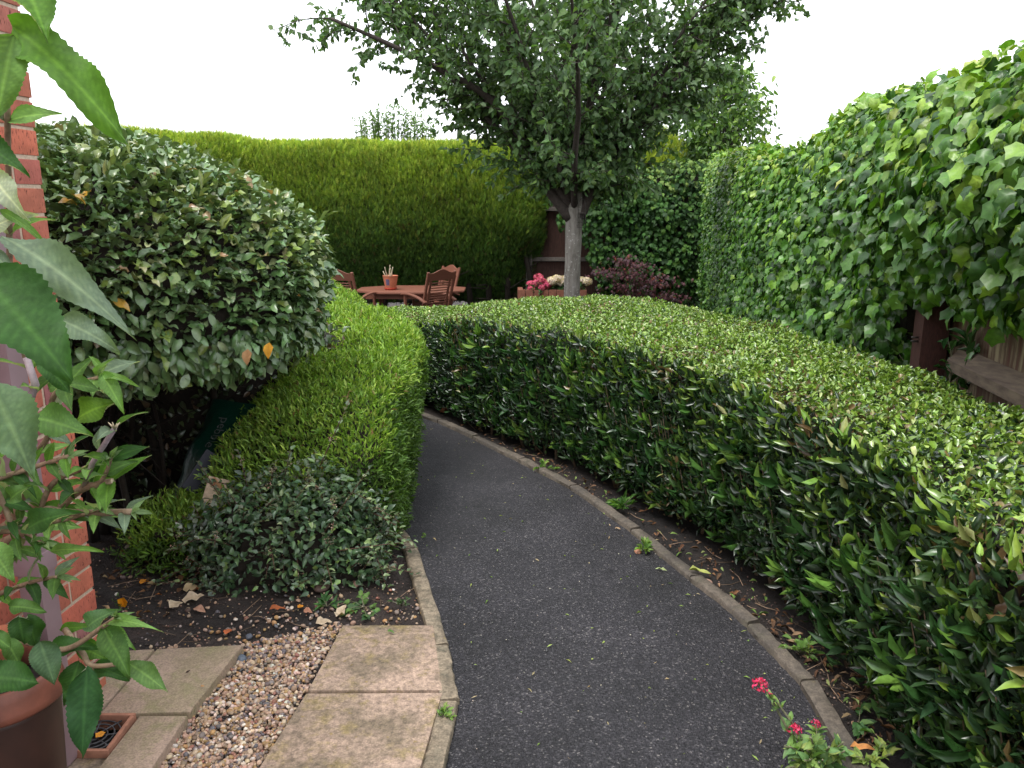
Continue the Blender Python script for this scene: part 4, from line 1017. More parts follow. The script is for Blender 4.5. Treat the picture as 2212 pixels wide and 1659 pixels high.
def leaf_along(path, step, kind, spread=.7):
    d = np.r_[0, np.cumsum(np.linalg.norm(np.diff(path, axis=0), axis=1))]; m_ = max(2, int(d[-1] / step)); x = rng.uniform(.12, 1, m_) * d[-1]; x[0] = d[-1]
    pp = np.stack([np.interp(x, d, path[:, a]) for a in range(3)], 1); dr = unit(path[-1] - path[0])
    lf_p.append(pp); lf_a.append(unit(randu(m_) * .85 + dr * .4 + np.array([0, 0, -.5]))); lf_k.append(np.full(m_, kind))
limbs = []
for i in range(9):
    az = i * 2 * PI / 9 + rng.uniform(-.2, .2) + .25; el = math.radians([50, 62, 48, 66, 52, 60, 47, 64, 52][i]); limbs.append((az, el, rng.uniform(3.3, 3.9) if math.cos(az) < .3 else rng.uniform(2.8, 3.2)))
limbs += [(PI * 1.02, math.radians(43), 4.1), (PI * .98, math.radians(50), 4.2), (PI * 1.04, math.radians(58), 4.0), (PI * 1.25, math.radians(55), 3.4), (.06, math.radians(52), 3.3), (-.15, math.radians(62), 3.4), (.3, math.radians(47), 3.1), (.5, math.radians(84), 3.6), (3.5, math.radians(78), 3.6), (1.9, math.radians(75), 3.5), (5.0, math.radians(72), 3.4)]
for az, el, Ln in limbs:
    if math.cos(az) > .45: el = max(el, math.radians(57))
    d = np.array([math.cos(az) * math.cos(el), math.sin(az) * math.cos(el), math.sin(el)]); s = FK + [0, 0, rng.uniform(.0, .3)] + d * .03
    path = wob(s, d, Ln, 12, (math.cos(az) * .12, math.sin(az) * .12, -.05), .05); r0 = rng.uniform(.034, .05); lm.tube(path, [r0, .008], 8)
    L = 0
    for j in range(1, 13):
        for rep in range(2):
            f = j / 12; q = path[j]; bd = unit(path[j] - path[j - 1]); side = unit(np.cross(bd, randu(1)[0])); out_ = np.array([math.cos(az), math.sin(az), .15])
            d2 = unit(bd * .75 + side * .8 + out_ * .35); d2[2] = max(d2[2], .12); L2 = rng.uniform(.5, 1.05) * (1.15 - .5 * f) * (.55 if j < 3 else 1)
            p2 = wob(q, d2, L2, 6, (0, 0, .05), .09); tw.tube(p2, [.010, .003], 5, cap=False); leaf_along(p2, .045, 0)
            for k in range(1, 7):
                if rng.random() < .9:
                    d3 = unit(unit(p2[k] - p2[k - 1]) * .6 + randu(1)[0] * .8); p3 = wob(p2[k], d3, rng.uniform(.15, .36), 3, (0, 0, -.1), .1); tw.tube(p3, [.004, .0018], 4, cap=False); leaf_along(p3, .034, 0)
# shorter leafy shoots sprouting round the fork
for k in range(60):
    az = rng.uniform(PI, 2 * PI) if k < 26 else rng.uniform(0, PI); el = math.radians(rng.uniform(10, 75)); d = np.array([math.cos(az) * math.cos(el), math.sin(az) * math.cos(el), math.sin(el)])
    p2 = wob(FK + [rng.normal(0, .06), 0, rng.uniform(.15, .75)], d, rng.uniform(.35, .8), 6, (0, 0, -.25), .12); tw.tube(p2, [.011, .004], 5, cap=False); leaf_along(p2, .05, 1)
    for j in range(2, 7):
        p3 = wob(p2[j], unit(randu(1)[0] + d * .5), rng.uniform(.12, .3), 3, (0, 0, -.3), .1); tw.tube(p3, [.004, .002], 4, cap=False); leaf_along(p3, .034, 1)
p2 = catmull([P(1150, 330, 9.95), P(1080, 285, 9.9), P(1030, 272, 9.85), P(968, 272, 9.8)], 8); tw.tube(p2, [.012, .004], 5); leaf_along(p2, .03, 0)
for j in range(1, 8): [leaf_along(wob(p2[j], unit(randu(1)[0] + [-.5, 0, 0]), .2, 3, (0, 0, -.2), .1), .025, 0) for _ in range(2)]
def dress(path, start, step=1):
    for j in range(start, len(path), step):
        bd = unit(path[j] - path[j - 1]); d2 = unit(bd * .6 + randu(1)[0] * .8); d2[2] = max(d2[2], .05)
        p2 = wob(path[j], d2, rng.uniform(.3, .75), 6, (0, 0, .0), .09); tw.tube(p2, [.009, .003], 5, cap=False); leaf_along(p2, .045, 0)
        for k in range(1, 7):
            p3 = wob(p2[k], unit(unit(p2[k] - p2[k - 1]) * .5 + randu(1)[0] * .8), rng.uniform(.12, .3), 3, (0, 0, -.15), .1); tw.tube(p3, [.004, .0018], 4, cap=False); leaf_along(p3, .034, 0)
for pts_ in ([FK + [-.03, -.04, .1], P(1150, 330, 9.9), P(1060, 215, 9.7), P(950, 150, 9.5), P(840, 95, 9.4), P(715, 40, 9.3)], [FK + [-.03, .04, .1], P(1165, 300, 10.1), P(1080, 160, 10.2), P(990, 70, 10.3), P(900, 10, 10.4), P(800, -60, 10.5)], [FK + [-.05, -.02, -.02], P(1170, 385, 9.95), P(1135, 300, 9.9), P(1075, 225, 9.8), P(1000, 110, 9.6)], [FK + [.06, -.03, .0], P(1290, 390, 9.95), P(1370, 290, 9.9), P(1440, 200, 9.8), P(1520, 90, 9.7)], [FK + [.0, .0, .1], P(1243, 330, 10.0), P(1235, 200, 10.1), P(1225, 60, 10.2)]):
    lm.tube(catmull(pts_, 24), [.06 if pts_[-1][1] < 9.7 and len(pts_) == 6 else .075, .018], 10); dress(catmull(pts_, 24), 6)
lm.build('limbs', M['limb'], tr); tw.build('twigs', M['limb'], tr)
p = np.concatenate(lf_p); a = np.concatenate(lf_a); k = np.concatenate(lf_k); n_ = len(p)
cs = palette(n_, [((.085, .155, .06), 4), ((.11, .19, .07), 3), ((.065, .12, .05), 3)], .22); c1 = palette(n_, [((.10, .19, .055), 3), ((.075, .15, .05), 3), ((.16, .26, .07), 1)], .2); cs[k == 1] = c1[k == 1]
L = rng.uniform(.068, .108, n_); mb = MB(); put_leaves(mb, OVATE, p, a, randu(n_) + [0, -.3, .5], L, L * rng.uniform(.52, .66, n_), cs); mb.build('crown', M['tree_leaf'], tr)
# wire bird feeder hanging in the fork
q = P(1276 - 20, 446, 9.86); q = np.array([.855, 9.865, 1.42])
bf = thing('bird_feeder', 'small wire cage bird feeder hanging against the tree trunk at the fork', 'bird feeder', q)
mb = MB()
for sx_ in (-1, 1): mb.tube([q + [sx_ * .045, 0, -.17], q + [sx_ * .045, 0, .12], q + [sx_ * .02, 0, .17], q + [0, 0, .18]], .004, 5)
for z in (-.17, -.11, -.05, .01): mb.tube([q + [-.045, -.02, z], q + [.045, -.02, z]], .003, 5); mb.tube([q + [-.045, .0, z], q + [-.045, -.02, z]], .003, 5)
for x in np.linspace(-.045, .045, 5): mb.tube([q + [x, -.02, -.17], q + [x, -.02, .01]], .0025, 5)
mb.build('cage', M['wire'], bf)
mb = MB(); mb.box(q + [0, -.01, .005], (.1, .03, .012), bev=.003); mb.build('perch_plate', M['greywood'], bf)
mb = MB(); mb.tube([q + [0, 0, .18], q + [.0, .02, .3]], .003, 5); mb.build('hook', M['wire'], bf)

# ------------------------------------------------------------------ trees and shrubs beyond the fences
def crown_tree(name, label, base, c, r, nL, Lr, wr, cols, mat, tpl, cat='tree', twn=40, droop=.8, group=None):
    o = thing(name, label, cat, base, group); c = np.array(c); mb = MB(); ms = MB(); base = np.array(base, float)
    ms.tube(catmull([base, (base + c) / 2 + [.05, 0, 0], c + [0, 0, r[2] * .3]], 10), [.09, .02], 8)
    cl = c + unit(rng.normal(size=(twn, 3))) * rng.uniform(.45, 1.0, (twn, 1)) ** .6 * np.array(r)
    pp, aa = [], []
    for q in cl:
        s = c + (q - c) * .15 - [0, 0, r[2] * .3]; ms.tube(catmull([s, (s + q) / 2 + rng.normal(0, .06, 3), q], 7), [.018, .005], 5, cap=False)
        m_ = nL // twn; pp.append(q + rng.normal(0, 1, (m_, 3)) * np.array(r) * .17); aa.append(randu(m_) + unit(q - c) * .4 + [0, 0, -droop])
    pp = np.concatenate(pp); n_ = len(pp); L = rng.uniform(*Lr, n_); put_leaves(mb, tpl, pp, np.concatenate(aa), randu(n_) + [0, -.4, .6], L, L * wr, palette(n_, cols, .22))
    mb.build('crown', mat, o); ms.build('trunk', M['limb'], o); return o
crown_tree('cherry_tree', 'leafy green tree beyond the corner of the fences with drooping leaves', (3.9, 15.6, gz(14)), (4.05, 15.6, 2.65), (.85, .8, 1.35), 5600, (.09, .16), .45, [((.08, .16, .04), 4), ((.12, .22, .045), 3), ((.19, .31, .06), 1.4), ((.05, .10, .03), 2)], M['tree_leaf'], LANCE + OVATE, twn=70)
crown_tree('laurel_bush', 'dark leafy bush behind the back fence under the tree crown', (3.0, 15.4, gz(14)), (3.0, 15.5, 1.95), (.9, .6, .75), 3600, (.07, .12), .45, [((.04, .08, .03), 4), ((.06, .11, .035), 3)], M['tree_leaf'], OVATE, cat='bush', twn=50)
lo_ = thing('far_shrub', 'pale green leafy shrub rising above the golden conifer hedge', 'shrub', (-2.4, 17, gz(17))); mb = MB(); ms = MB()
for k in range(70):
    x = rng.uniform(-3.2, -1.6); h = 3.5 - abs(x + 2.4) ** 2 * .35 - abs(rng.normal(0, .25)); q = np.array([x * .85 - .36, 17 + rng.normal(0, .3), 1.2]); e = np.array([x, 17 + rng.normal(0, .3), h]); path = catmull([q, (q + e) / 2 + [0, 0, .2], e], 14); ms.tube(path, [.012, .003], 4)
    for j in range(4, 14):
        m_ = 5; d = randu(m_); put_leaves(mb, LANCE, path[j] + randu(m_) * .03, d + [0, 0, .1], [0, 0, 1.] + randu(m_) * .5, rng.uniform(.05, .11, m_), .03, palette(m_, [((.11, .2, .06), 3), ((.16, .26, .07), 2), ((.08, .14, .06), 1)], .2))
mb.build('leaves', M['soft'], lo_); ms.build('stems', M['limb'], lo_)
gc = thing('golden_conifer', 'bright yellow green conifer plumes above the ivy of the back fence', 'conifer', (2.7, 15.3, gz(14))); gg = blobgrid((2.65, 15.2, 1.9), (.62, .4, .85), 24, 14, .2, 2, 3)
p, n = sample(gg, 1100, False, False); 
if (unit(p - np.array([2.65, 15.2, 1.9])) * n).sum() < 0: n = -n
n_ = len(p); mb = MB(); put_leaves(mb, SPRAY, p - n * rng.uniform(0, .2, (n_, 1)), n * .5 + [0, 0, 1.] + randu(n_) * .3, randu(n_), rng.uniform(.14, .28, n_), .12, palette(n_, [((.36, .44, .05), 3), ((.28, .37, .05), 2), ((.42, .48, .09), 1)], .2)); mb.build('foliage', M['conifer'], gc)
MB().tube([(2.65, 15.2, gz(14) - .1), (2.65, 15.2, 2.2)], [.08, .02], 8).build('trunk', M['limb'], gc)

# ------------------------------------------------------------------ garden table and chairs
def wslat(mb, a, b, w, t_, up=(0, 0, 1)):
    a, b = Vector(a), Vector(b); d = (b - a); L_ = d.length; d.normalize(); u = Vector(up); s = d.cross(u).normalized(); u = s.cross(d).normalized()
    bm = bmesh.new(); bmesh.ops.create_cube(bm, size=1); bmesh.ops.scale(bm, vec=(w, L_, t_), verts=bm.verts); bmesh.ops.bevel(bm, geom=bm.edges[:], offset=min(w, t_) * .18, segments=1, affect='EDGES')
    Mx = Matrix((s, d, u)).transposed().to_4x4(); bm.transform(Matrix.Translation((a + b) / 2) @ Mx); mb.bm(bm)
def chair(loc, rz, label):
    o = thing('garden_chair', label, 'chair', loc, 'wooden garden chairs round the table', rz); B = lambda n_, f: f(MB()).build(n_, M['wood'], o, smooth=False, local=True)
    lean = lambda z: -.22 - (z - .42) * .30
    mb = MB()
    for i in range(7): y = -.2 + i * .065; wslat(mb, (-.23, y, .425 + .01 * i / 6), (.23, y, .425 + .01 * i / 6), .05, .018)
    mb.build('seat', M['wood'], o, smooth=False, local=True)
    mb = MB()
    for s in (-1, 1): wslat(mb, (s * .245, lean(.36), .36), (s * .245, lean(1.02), 1.02), .045, .032, (0, 1, 0)); wslat(mb, (s * .175, lean(.44) + .004, .44), (s * .175, lean(.9) + .004, .9), .04, .02, (0, 1, 0))
    mb.build('back_frame', M['wood'], o, smooth=False, local=True)
    bm = bmesh.new(); k = 17; top = []; bot = []      # humped top rail
    for i in range(k):
        x = -.225 + .45 * i / (k - 1); z = 1.0 + .055 * (.5 + .5 * math.cos(PI * min(1, abs(x) / .19))); top.append(z)
    F_, Bk = [], []
    for yo in (0, -.026):
        F_.append(([bm.verts.new((-.225 + .45 * i / (k - 1), lean(top[i]) + yo + .012, top[i])) for i in range(k)], [bm.verts.new((-.225 + .45 * i / (k - 1), lean(.89) + yo + .012, .89)) for i in range(k)]))
    for i in range(k - 1):
        (t0, b0), (t1, b1) = F_
        for f in ((t0[i], b0[i], b0[i + 1], t0[i + 1]), (t1[i + 1], b1[i + 1], b1[i], t1[i]), (t0[i + 1], t1[i + 1], t1[i], t0[i]), (b0[i], b1[i], b1[i + 1], b0[i + 1])): bm.faces.new(f)
    for i in (0, k - 1): bm.faces.new((F_[0][0][i], F_[0][1][i], F_[1][1][i], F_[1][0][i]))
    bmesh.ops.recalc_face_normals(bm, faces=bm.faces[:]); mb = MB(); mb.bm(bm); mb.build('top_rail', M['wood'], o, smooth=False, local=True)
    mb = MB()
    for i in range(11): z = .47 + i * .038; wslat(mb, (-.17, lean(z), z), (.17, lean(z), z), .016, .02, (0, 1, 0))
    mb.build('back_slats', M['wood'], o, smooth=False, local=True)
    for s in (-1, 1):
        mb = MB(); pts_ = catmull([(s * .28, -.36, .57), (s * .28, -.15, .635), (s * .28, .08, .665), (s * .28, .26, .655)], 10)
        for a, b_ in zip(pts_[:-1], pts_[1:]): wslat(mb, a, tuple(np.array(b_) + (np.array(b_) - a) * .05), .055, .026)
        mb.build('arm', M['wood'], o, smooth=False, local=True)
        mb = MB(); wslat(mb, (s * .255, .22, 0), (s * .262, .2, .645), .04, .04, (0, 1, 0)); mb.build('leg', M['wood'], o, smooth=False, local=True)
        mb = MB(); wslat(mb, (s * .255, -.36, 0), (s * .255, .05, .42), .04, .035, (0, 1, 0)); mb.build('leg', M['wood'], o, smooth=False, local=True)
    mb = MB(); wslat(mb, (-.25, .2, .39), (.25, .2, .39), .03, .06); wslat(mb, (-.25, -.2, .39), (.25, -.2, .39), .03, .06); mb.build('seat_frame', M['wood'], o, smooth=False, local=True)
    return o
q = P(946, 650, 12.0); chair((q[0] - .18, 12.1, gz(12.1)), math.radians(42), 'wooden garden chair with its back to the hedge, nearest the viewer')
q = P(966, 640, 13.2); chair((q[0] - .26, 13.25, gz(13.25)), math.radians(128), 'wooden garden chair behind the nearer chair, its front turned this way')
q = P(752, 640, 12.2); chair((q[0] + .08, 12.15, gz(12.15)), math.radians(-20), 'wooden garden chair at the left end of the table, mostly hidden by the hedge')
tz = .70; tc = np.array([-1.62, 12.75, gz(12.75)])
tb = thing('garden_table', 'wooden octagonal ended garden table set with a terracotta pot', 'table', tc)
hl, hw, cut = .86, .55, .30
octa = [(-hl, -hw + cut), (-hl + cut * 1.4, -hw), (hl - cut * 1.4, -hw), (hl, -hw + cut), (hl, hw - cut), (hl - cut * 1.4, hw), (-hl + cut * 1.4, hw), (-hl, hw - cut)]
mb = MB(); mb.prism([(tc[0] + x, tc[1] + y) for x, y in octa], tc[2] + tz - .028, tc[2] + tz, bev=.005); sharp(mb.build('tabletop', M['wood'], tb), 40)
mb = MB()
for sy in (-1, 1): mb.box(tc + [0, sy * .42, tz - .075], (1.35, .025, .085))
for sx_ in (-1, 1): mb.box(tc + [sx_ * .66, 0, tz - .075], (.025, .82, .085))
mb.build('apron', M['wood'], tb, smooth=False)
for sx_ in (-1, 1):
    for sy in (-1, 1):
        mb = MB(); wslat(mb, tc + [sx_ * .62, sy * .38, 0], tc + [sx_ * .45, -sy * .30, tz - .03], .05, .05, (1, 0, 0)); mb.build('leg', M['wood'], tb, smooth=False)
# flower pot with dead sticks
pq = np.array([P(844, 622, 12.62)[0], 12.62, tc[2] + tz + .001])
fp = thing('flower_pot', 'terracotta pot of dead sticks on a red saucer on the table', 'flower pot', pq)
mb = MB(); n0_ = len(mb.V); mb.lathe(pq + [0, 0, .02], [(0, 0), (.083, 0), (.09, .02), (.112, .15), (.122, .2), (.124, .203), (.118, .203), (.105, .17), (0, .17)], 24); mb.build('pot', M['terracotta'], fp)
mb = MB(); mb.lathe(pq, [(0, .002), (.085, 0), (.104, .03), (.098, .032), (.085, .01), (0, .012)], 24); mb.build('saucer', M['redplastic'], fp)
g = np.array([[(pq[0] + r_ * math.cos(a), pq[1] + r_ * math.sin(a), pq[2] + .02 + z) for z, r_ in ((.055, .0985), (.15, .1145))] for a in np.linspace(-2.15, -1.6, 8)]); MB().add(g.reshape(-1, 3), grid_faces(8, 2)).build('label', M['bluelabel'], fp)
mb = MB()
for x, e, h in ((-.03, -.075, .17), (-.01, .0, .2), (.0, .01, .15), (.03, .05, .17), (.02, .035, .12), (-.04, -.11, .1)): mb.tube(catmull([pq + [x, 0, .18], pq + [(x + e) / 2 - .01, rng.normal(0, .02), .18 + h * .55], pq + [e, rng.normal(0, .03), .19 + h]], 7), [.012, .007], 6)
mb.build('dead_stems', plain('bleached stems', (.42, .36, .25), .8, 40), fp)

# ------------------------------------------------------------------ planter with hydrangeas, acer
pl = thing('planter', 'low brown planter of upright blocks holding pink and white hydrangeas by the fence', 'planter', (.56, 13.55, gz(13.5)))
px0, pz1 = P(1119, 630, 13.4)[0], P(1119, 626.5, 13.4)[2]
mb = MB(); x = px0
while x < px0 + 1.15: mb.box((x + .065, 13.4, (gz(13.4) + pz1) / 2 - .02), (.122, .09, pz1 - gz(13.4) + .05), bev=.008); x += .13
for sx_ in (px0 + .04, px0 + 1.13):
    for k in range(3): mb.box((sx_, 13.4 + .12 + .13 * k, (gz(13.4) + pz1) / 2 - .02), (.09, .122, pz1 - gz(13.4) + .05), bev=.008)
sharp(mb.build('blocks', M['planter'], pl), 50)
MB().box((px0 + .58, 13.62, pz1 - .08), (1.02, .4, .06)).build('soil', M['soil'], pl, smooth=False)
def hydrangea(label, heads, cols, base):
    o = thing('hydrangea', label, 'hydrangea', base); mb = MB(); ml = MB(); ms = MB()
    for h, r_ in heads:
        h = np.array(h); r_ *= 1.15; k = int(100 * (r_ / .08) ** 2); d = randu(k); pos = h + d * r_ * [1, 1, .75] * rng.uniform(.85, 1.05, (k, 1))
        for a in range(4):
            t1 = unit(np.cross(d, randu(k))); put_leaves(mb, ROUND, pos, t1 + d * .15, d, .026, .024, palette(k, cols, .22))
        q = np.array([h[0] * .6 + base[0] * .4, h[1] + .05, base[2]]); ms.tube(catmull([q, (q + h) / 2 + [0, 0, .02], h], 6), .006, 5)
        m_ = 12; tt = rng.uniform(.2, .9, (m_, 1)); put_leaves(ml, OVATE, q * (1 - tt) + h * tt, randu(m_) * [1, 1, .3] + [0, -.4, .1], [0, -.3, 1.] + randu(m_) * .3, rng.uniform(.09, .15, m_), .075, palette(m_, [((.04, .10, .03), 2), ((.06, .14, .04), 2)], .2))
    mb.build('flowers', M['petal'], o); ml.build('leaves', M['soft'], o); ms.build('stems', M['stemg'], o); return o
hp = lambda u, v, F=13.45: P(u, v, F)
hydrangea('deep pink hydrangea at the left end of the planter', [(hp(1146, 613), .055), (hp(1168, 606), .075), (hp(1159, 612), .07), (hp(1180, 616), .08), (hp(1149, 623), .07), (hp(1163, 599, 13.55), .07), (hp(1170, 621, 13.4), .06)], [((.62, .10, .20), 3), ((.70, .17, .28), 2), ((.50, .07, .15), 1.4), ((.60, .30, .20), .5)], np.array([.47, 13.5, pz1 - .05]))
hydrangea('creamy white hydrangea in the planter, partly behind the tree trunk', [(hp(1193, 607), .085), (hp(1204, 603), .08), (hp(1212, 609), .075), (hp(1222, 604), .08), (hp(1233, 593, 13.5), .085), (hp(1267, 608), .08), (hp(1255, 606), .07)], [((.74, .60, .54), 3), ((.78, .68, .63), 2), ((.62, .55, .40), 1)], np.array([.95, 13.5, pz1 - .05]))
ac = thing('acer_shrub', 'dark purple leaved acer in front of the ivy on the back fence', 'shrub', (2.15, 13.1, gz(13))); mb = MB(); ms = MB()
ab = np.array([2.25, 13.2, gz(13.2)])
for (u, v, w, h, k) in ((1345, 560, 28, 12, 110), (1310, 585, 40, 14, 190), (1365, 592, 50, 14, 230), (1415, 610, 50, 20, 280), (1345, 618, 45, 16, 170), (1400, 640, 55, 14, 220), (1450, 640, 45, 14, 150), (1372, 572, 35, 12, 130)):
    c = P(u, v, 13.1); k = int(k * .5); q = c + rng.normal(0, .5, (k, 3)) * [w / 115, .25, h / 150]; put_leaves(mb, PALM, q, randu(k) * [1, 1, .3] + [0, -.3, -.7], [0, -.6, 1.] + randu(k) * .4, rng.uniform(.055, .085, k), rng.uniform(.06, .085, k), palette(k, [((.075, .022, .032), 4), ((.11, .03, .04), 2), ((.05, .02, .03), 2), ((.22, .05, .03), .4)], .25))
    for j in range(4): e = c + rng.normal(0, .08, 3); ms.tube(catmull([ab, (ab + e) / 2 + [rng.normal(0, .05), 0, .12], e], 8), [.012, .003], 5)
mb.build('foliage', M['acer'], ac); ms.build('stems', M['stemr'], ac)

# ------------------------------------------------------------------ pot and buddleia in the left foreground
ptc = np.array([-1.208, 1.66, 0.0])
po_ = thing('plant_pot', 'large dark brown pot with a worn terracotta rim in front of the downpipe', 'plant pot', ptc)
mb = MB(); mb.lathe(ptc, [(0.0000, .002), (0.0946, .0), (0.0989, .012), (0.1170, .36), (0.1178, .385), (0.1084, .385), (0.1084, .36)], 48, wob=.004); mb.build('body', M['pot'], po_)
mb = MB(); mb.lathe(ptc, [(0.1170, .372), (0.1299, .378), (0.1342, .386), (0.1324, .398), (0.1264, .425), (0.1204, .447), (0.1135, .452), (0.1066, .446), (0.1049, .40)], 48, wob=.012); mb.build('rim', M['potrim'], po_)
mb = MB(); mb.lathe(ptc, [(0.0000, .40), (0.0688, .405), (0.1075, .395)], 24); mb.build('compost', M['soil'], po_)
sp = ptc + np.array([-.035, .05, .40]); s_ = thing('small_pot', 'small terracotta pot standing on the compost of the large pot', 'plant pot', sp)
mb = MB(); mb.lathe(sp, [(0, .0), (.04, 0), (.05, .085), (.055, .088), (.056, .11), (.051, .11), (.047, .08), (0, .07)], 28); mb.build('body', M['terracotta'], s_)

bd = thing('buddleia', 'buddleia with long soft green leaves filling the left foreground', 'shrub', (-1.25, 1.4, .3))
BL = MB()
GREEN, MIDG, DARK, GREY, LITE, PALE = (.085, .19, .028), (.07, .15, .035), (.035, .095, .022), (.13, .19, .125), (.14, .27, .07), (.36, .42, .30)
def big_leaf(base, tip, w, col, nrm=None, sag=.12, twist=0.0, fold=.28, wave=.012, teeth=.04, n=26):
    base, tip = np.array(base, float), np.array(tip, float); ax = tip - base; L = np.linalg.norm(ax); d = ax / L
    if nrm is None: nrm = unit(unit(CAMP - (base + tip) / 2) + np.array([0, 0, .5]))
    nrm = np.array(nrm, float); x0 = unit(np.cross(d, nrm)); z0 = np.cross(x0, d); m_ = 13
    us = np.linspace(-1, 1, m_); V = []; R = []; ph = rng.uniform(0, 6)
    n = int(n * 1.5); w = w * .90
    for i in range(n + 1):
        t = i / n; hw = .5 * w * (math.sin(PI * min(1, t ** .66)) ** 1.02 if 0 < t < 1 else .02) * 1.02
        c = base + d * L * t + z0 * (4 * sag * L * t * (1 - t)) + np.array([0, 0, -.5 * sag * L * t * t])
        tw_ = twist * (t - .3); xs = x0 * math.cos(tw_) + z0 * math.sin(tw_); zs = -x0 * math.sin(tw_) + z0 * math.cos(tw_)
        for u in us:
            e = hw * u * (1 + (teeth * (1 if i % 2 else -1) if abs(u) > .99 else 0))
            vein = -.0026 * abs(math.sin((t * 13 - abs(u) * 1.6) * PI / 1)) ** .6 * (1 if .1 < abs(u) < .95 else 0) * min(1, w / .04)
            V.append(c + xs * e + zs * (abs(e) * fold - (abs(u) < .1) * .0012 + vein + wave * math.sin(t * 9 + ph + 2 * (u > 0)) * abs(u) ** 2 * min(1, w / .05)))
            sv = max(0, 1 - abs(((t * 13 - abs(u) * 1.6) % 1) - .5) * 7) * .55
            R.append(1 if abs(u) < .1 else sv)
    BL.add(np.array(V), grid_faces(n + 1, m_), np.array(col) * rng.uniform(.9, 1.1), np.array(R))
def bl(u0, v0, F0, u1, v1, F1, wpx, col, **k):
    a, b_ = P(u0, v0, F0), P(u1, v1, F1); w = wpx / FPX * (np.linalg.norm((a + b_) / 2 - CAMP)) * .97
    big_leaf(a, b_, w, col, **k)
bl(30, -90, 1.0, 104, 82, .95, 100, GREEN, sag=.06, twist=.2)
bl(25, 55, 1.0, 279, 298, .98, 104, GREEN, sag=.10, wave=.018, twist=.3)
bl(30, 75, .98, -8, 260, .96, 74, LITE, sag=.06)
bl(-60, 300, 1.05, 64, 376, 1.05, 52, DARK, sag=.1)
bl(-25, 372, 1.1, 62, 470, 1.08, 56, PALE, sag=.1, nrm=(.5, -.9, -.1))
bl(0, 455, 1.1, 106, 528, 1.1, 20, LITE, sag=.14)
bl(-30, 500, 1.1, 80, 455, 1.12, 34, PALE, sag=.12)
bl(2, 508, 1.05, 293, 718, 1.02, 82, GREY, sag=.10, wave=.016, twist=-.3)
bl(-50, 585, .95, 156, 815, .93, 168, DARK, sag=.05, twist=.15, fold=.15)
bl(128, 690, 1.2, 258, 756, 1.2, 56, GREY, sag=.08)
bl(85, 775, 1.15, 155, 850, 1.16, 46, DARK, sag=.06)
bl(-25, 820, 1.0, 72, 1028, .98, 108, (.10, .17, .085), sag=.08, fold=.12, wave=.02)
bl(65, 900, 1.1, 202, 938, 1.1, 66, MIDG, sag=.08)
bl(105, 838, 1.2, 222, 838, 1.2, 42, MIDG, sag=.10, nrm=(.1, -.5, 1))
bl(220, 808, 1.25, 268, 888, 1.22, 38, LITE, sag=.08)
bl(215, 815, 1.27, 300, 828, 1.22, 22, LITE, sag=.10)
bl(165, 905, 1.25, 262, 862, 1.25, 56, (.11, .22, .03), sag=.10)
bl(-20, 540, 1.0, 40, 610, 1.0, 30, GREY, sag=.1)
bl(205, 815, 1.28, 246, 770, 1.26, 18, LITE, sag=.1)
bl(222, 800, 1.28, 190, 765, 1.28, 14, LITE, sag=.1)
bl(-30, 1462, 1.1, 84, 1472, 1.12, 72, DARK, sag=.05)
bl(86, 1385, 1.22, 118, 1478, 1.2, 56, (.075, .14, .07), sag=.05)
bl(188, 1440, 1.25, 177, 1636, 1.22, 68, (.035, .10, .035), sag=.03, fold=.18)
bl(170, 1430, 1.3, 142, 1520, 1.28, 48, DARK, sag=.05)
bl(222, 1354, 1.28, 281, 1462, 1.24, 54, MIDG, sag=.08)
bl(186, 1356, 1.3, 258, 1312, 1.3, 42, (.09, .18, .075), sag=.10)
bl(226, 1352, 1.28, 352, 1352, 1.22, 26, LITE, sag=.16)
bl(228, 1352, 1.28, 292, 1402, 1.28, 26, LITE, sag=.1)
bl(236, 1345, 1.28, 300, 1330, 1.28, 20, LITE, sag=.12)
bl(277, 1432, 1.28, 362, 1492, 1.24, 48, (.11, .21, .06), sag=.06)
bl(205, 1440, 1.3, 279, 1466, 1.28, 38, DARK, sag=.06)
bl(110, 1398, 1.3, 215, 1396, 1.3, 40, DARK, sag=.05)
bl(130, 1360, 1.35, 215, 1352, 1.35, 22, GREEN, sag=.08)
bl(165, 1395, 1.32, 235, 1425, 1.32, 40, GREEN, sag=.05)
bl(20, 1310, 1.2, 100, 1318, 1.2, 34, MIDG, sag=.08); bl(40, 1330, 1.25, 52, 1392, 1.25, 44, DARK, sag=.06); bl(60, 1330, 1.28, 78, 1395, 1.28, 48, DARK, sag=.06)
bl(12, 1380, 1.2, 45, 1440, 1.2, 36, MIDG, sag=.05); bl(-20, 1370, 1.15, 25, 1400, 1.15, 36, MIDG, sag=.05)
bl(55, 1145, 1.2, 178, 1098, 1.18, 50, DARK, sag=.10); bl(110, 1190, 1.2, 222, 1187, 1.18, 24, (.12, .23, .05), sag=.06)
bl(-30, 1170, 1.1, 30, 1255, 1.1, 50, LITE, sag=.08); bl(20, 1080, 1.15, 70, 1045, 1.15, 36, MIDG, sag=.1)
sts = MB()
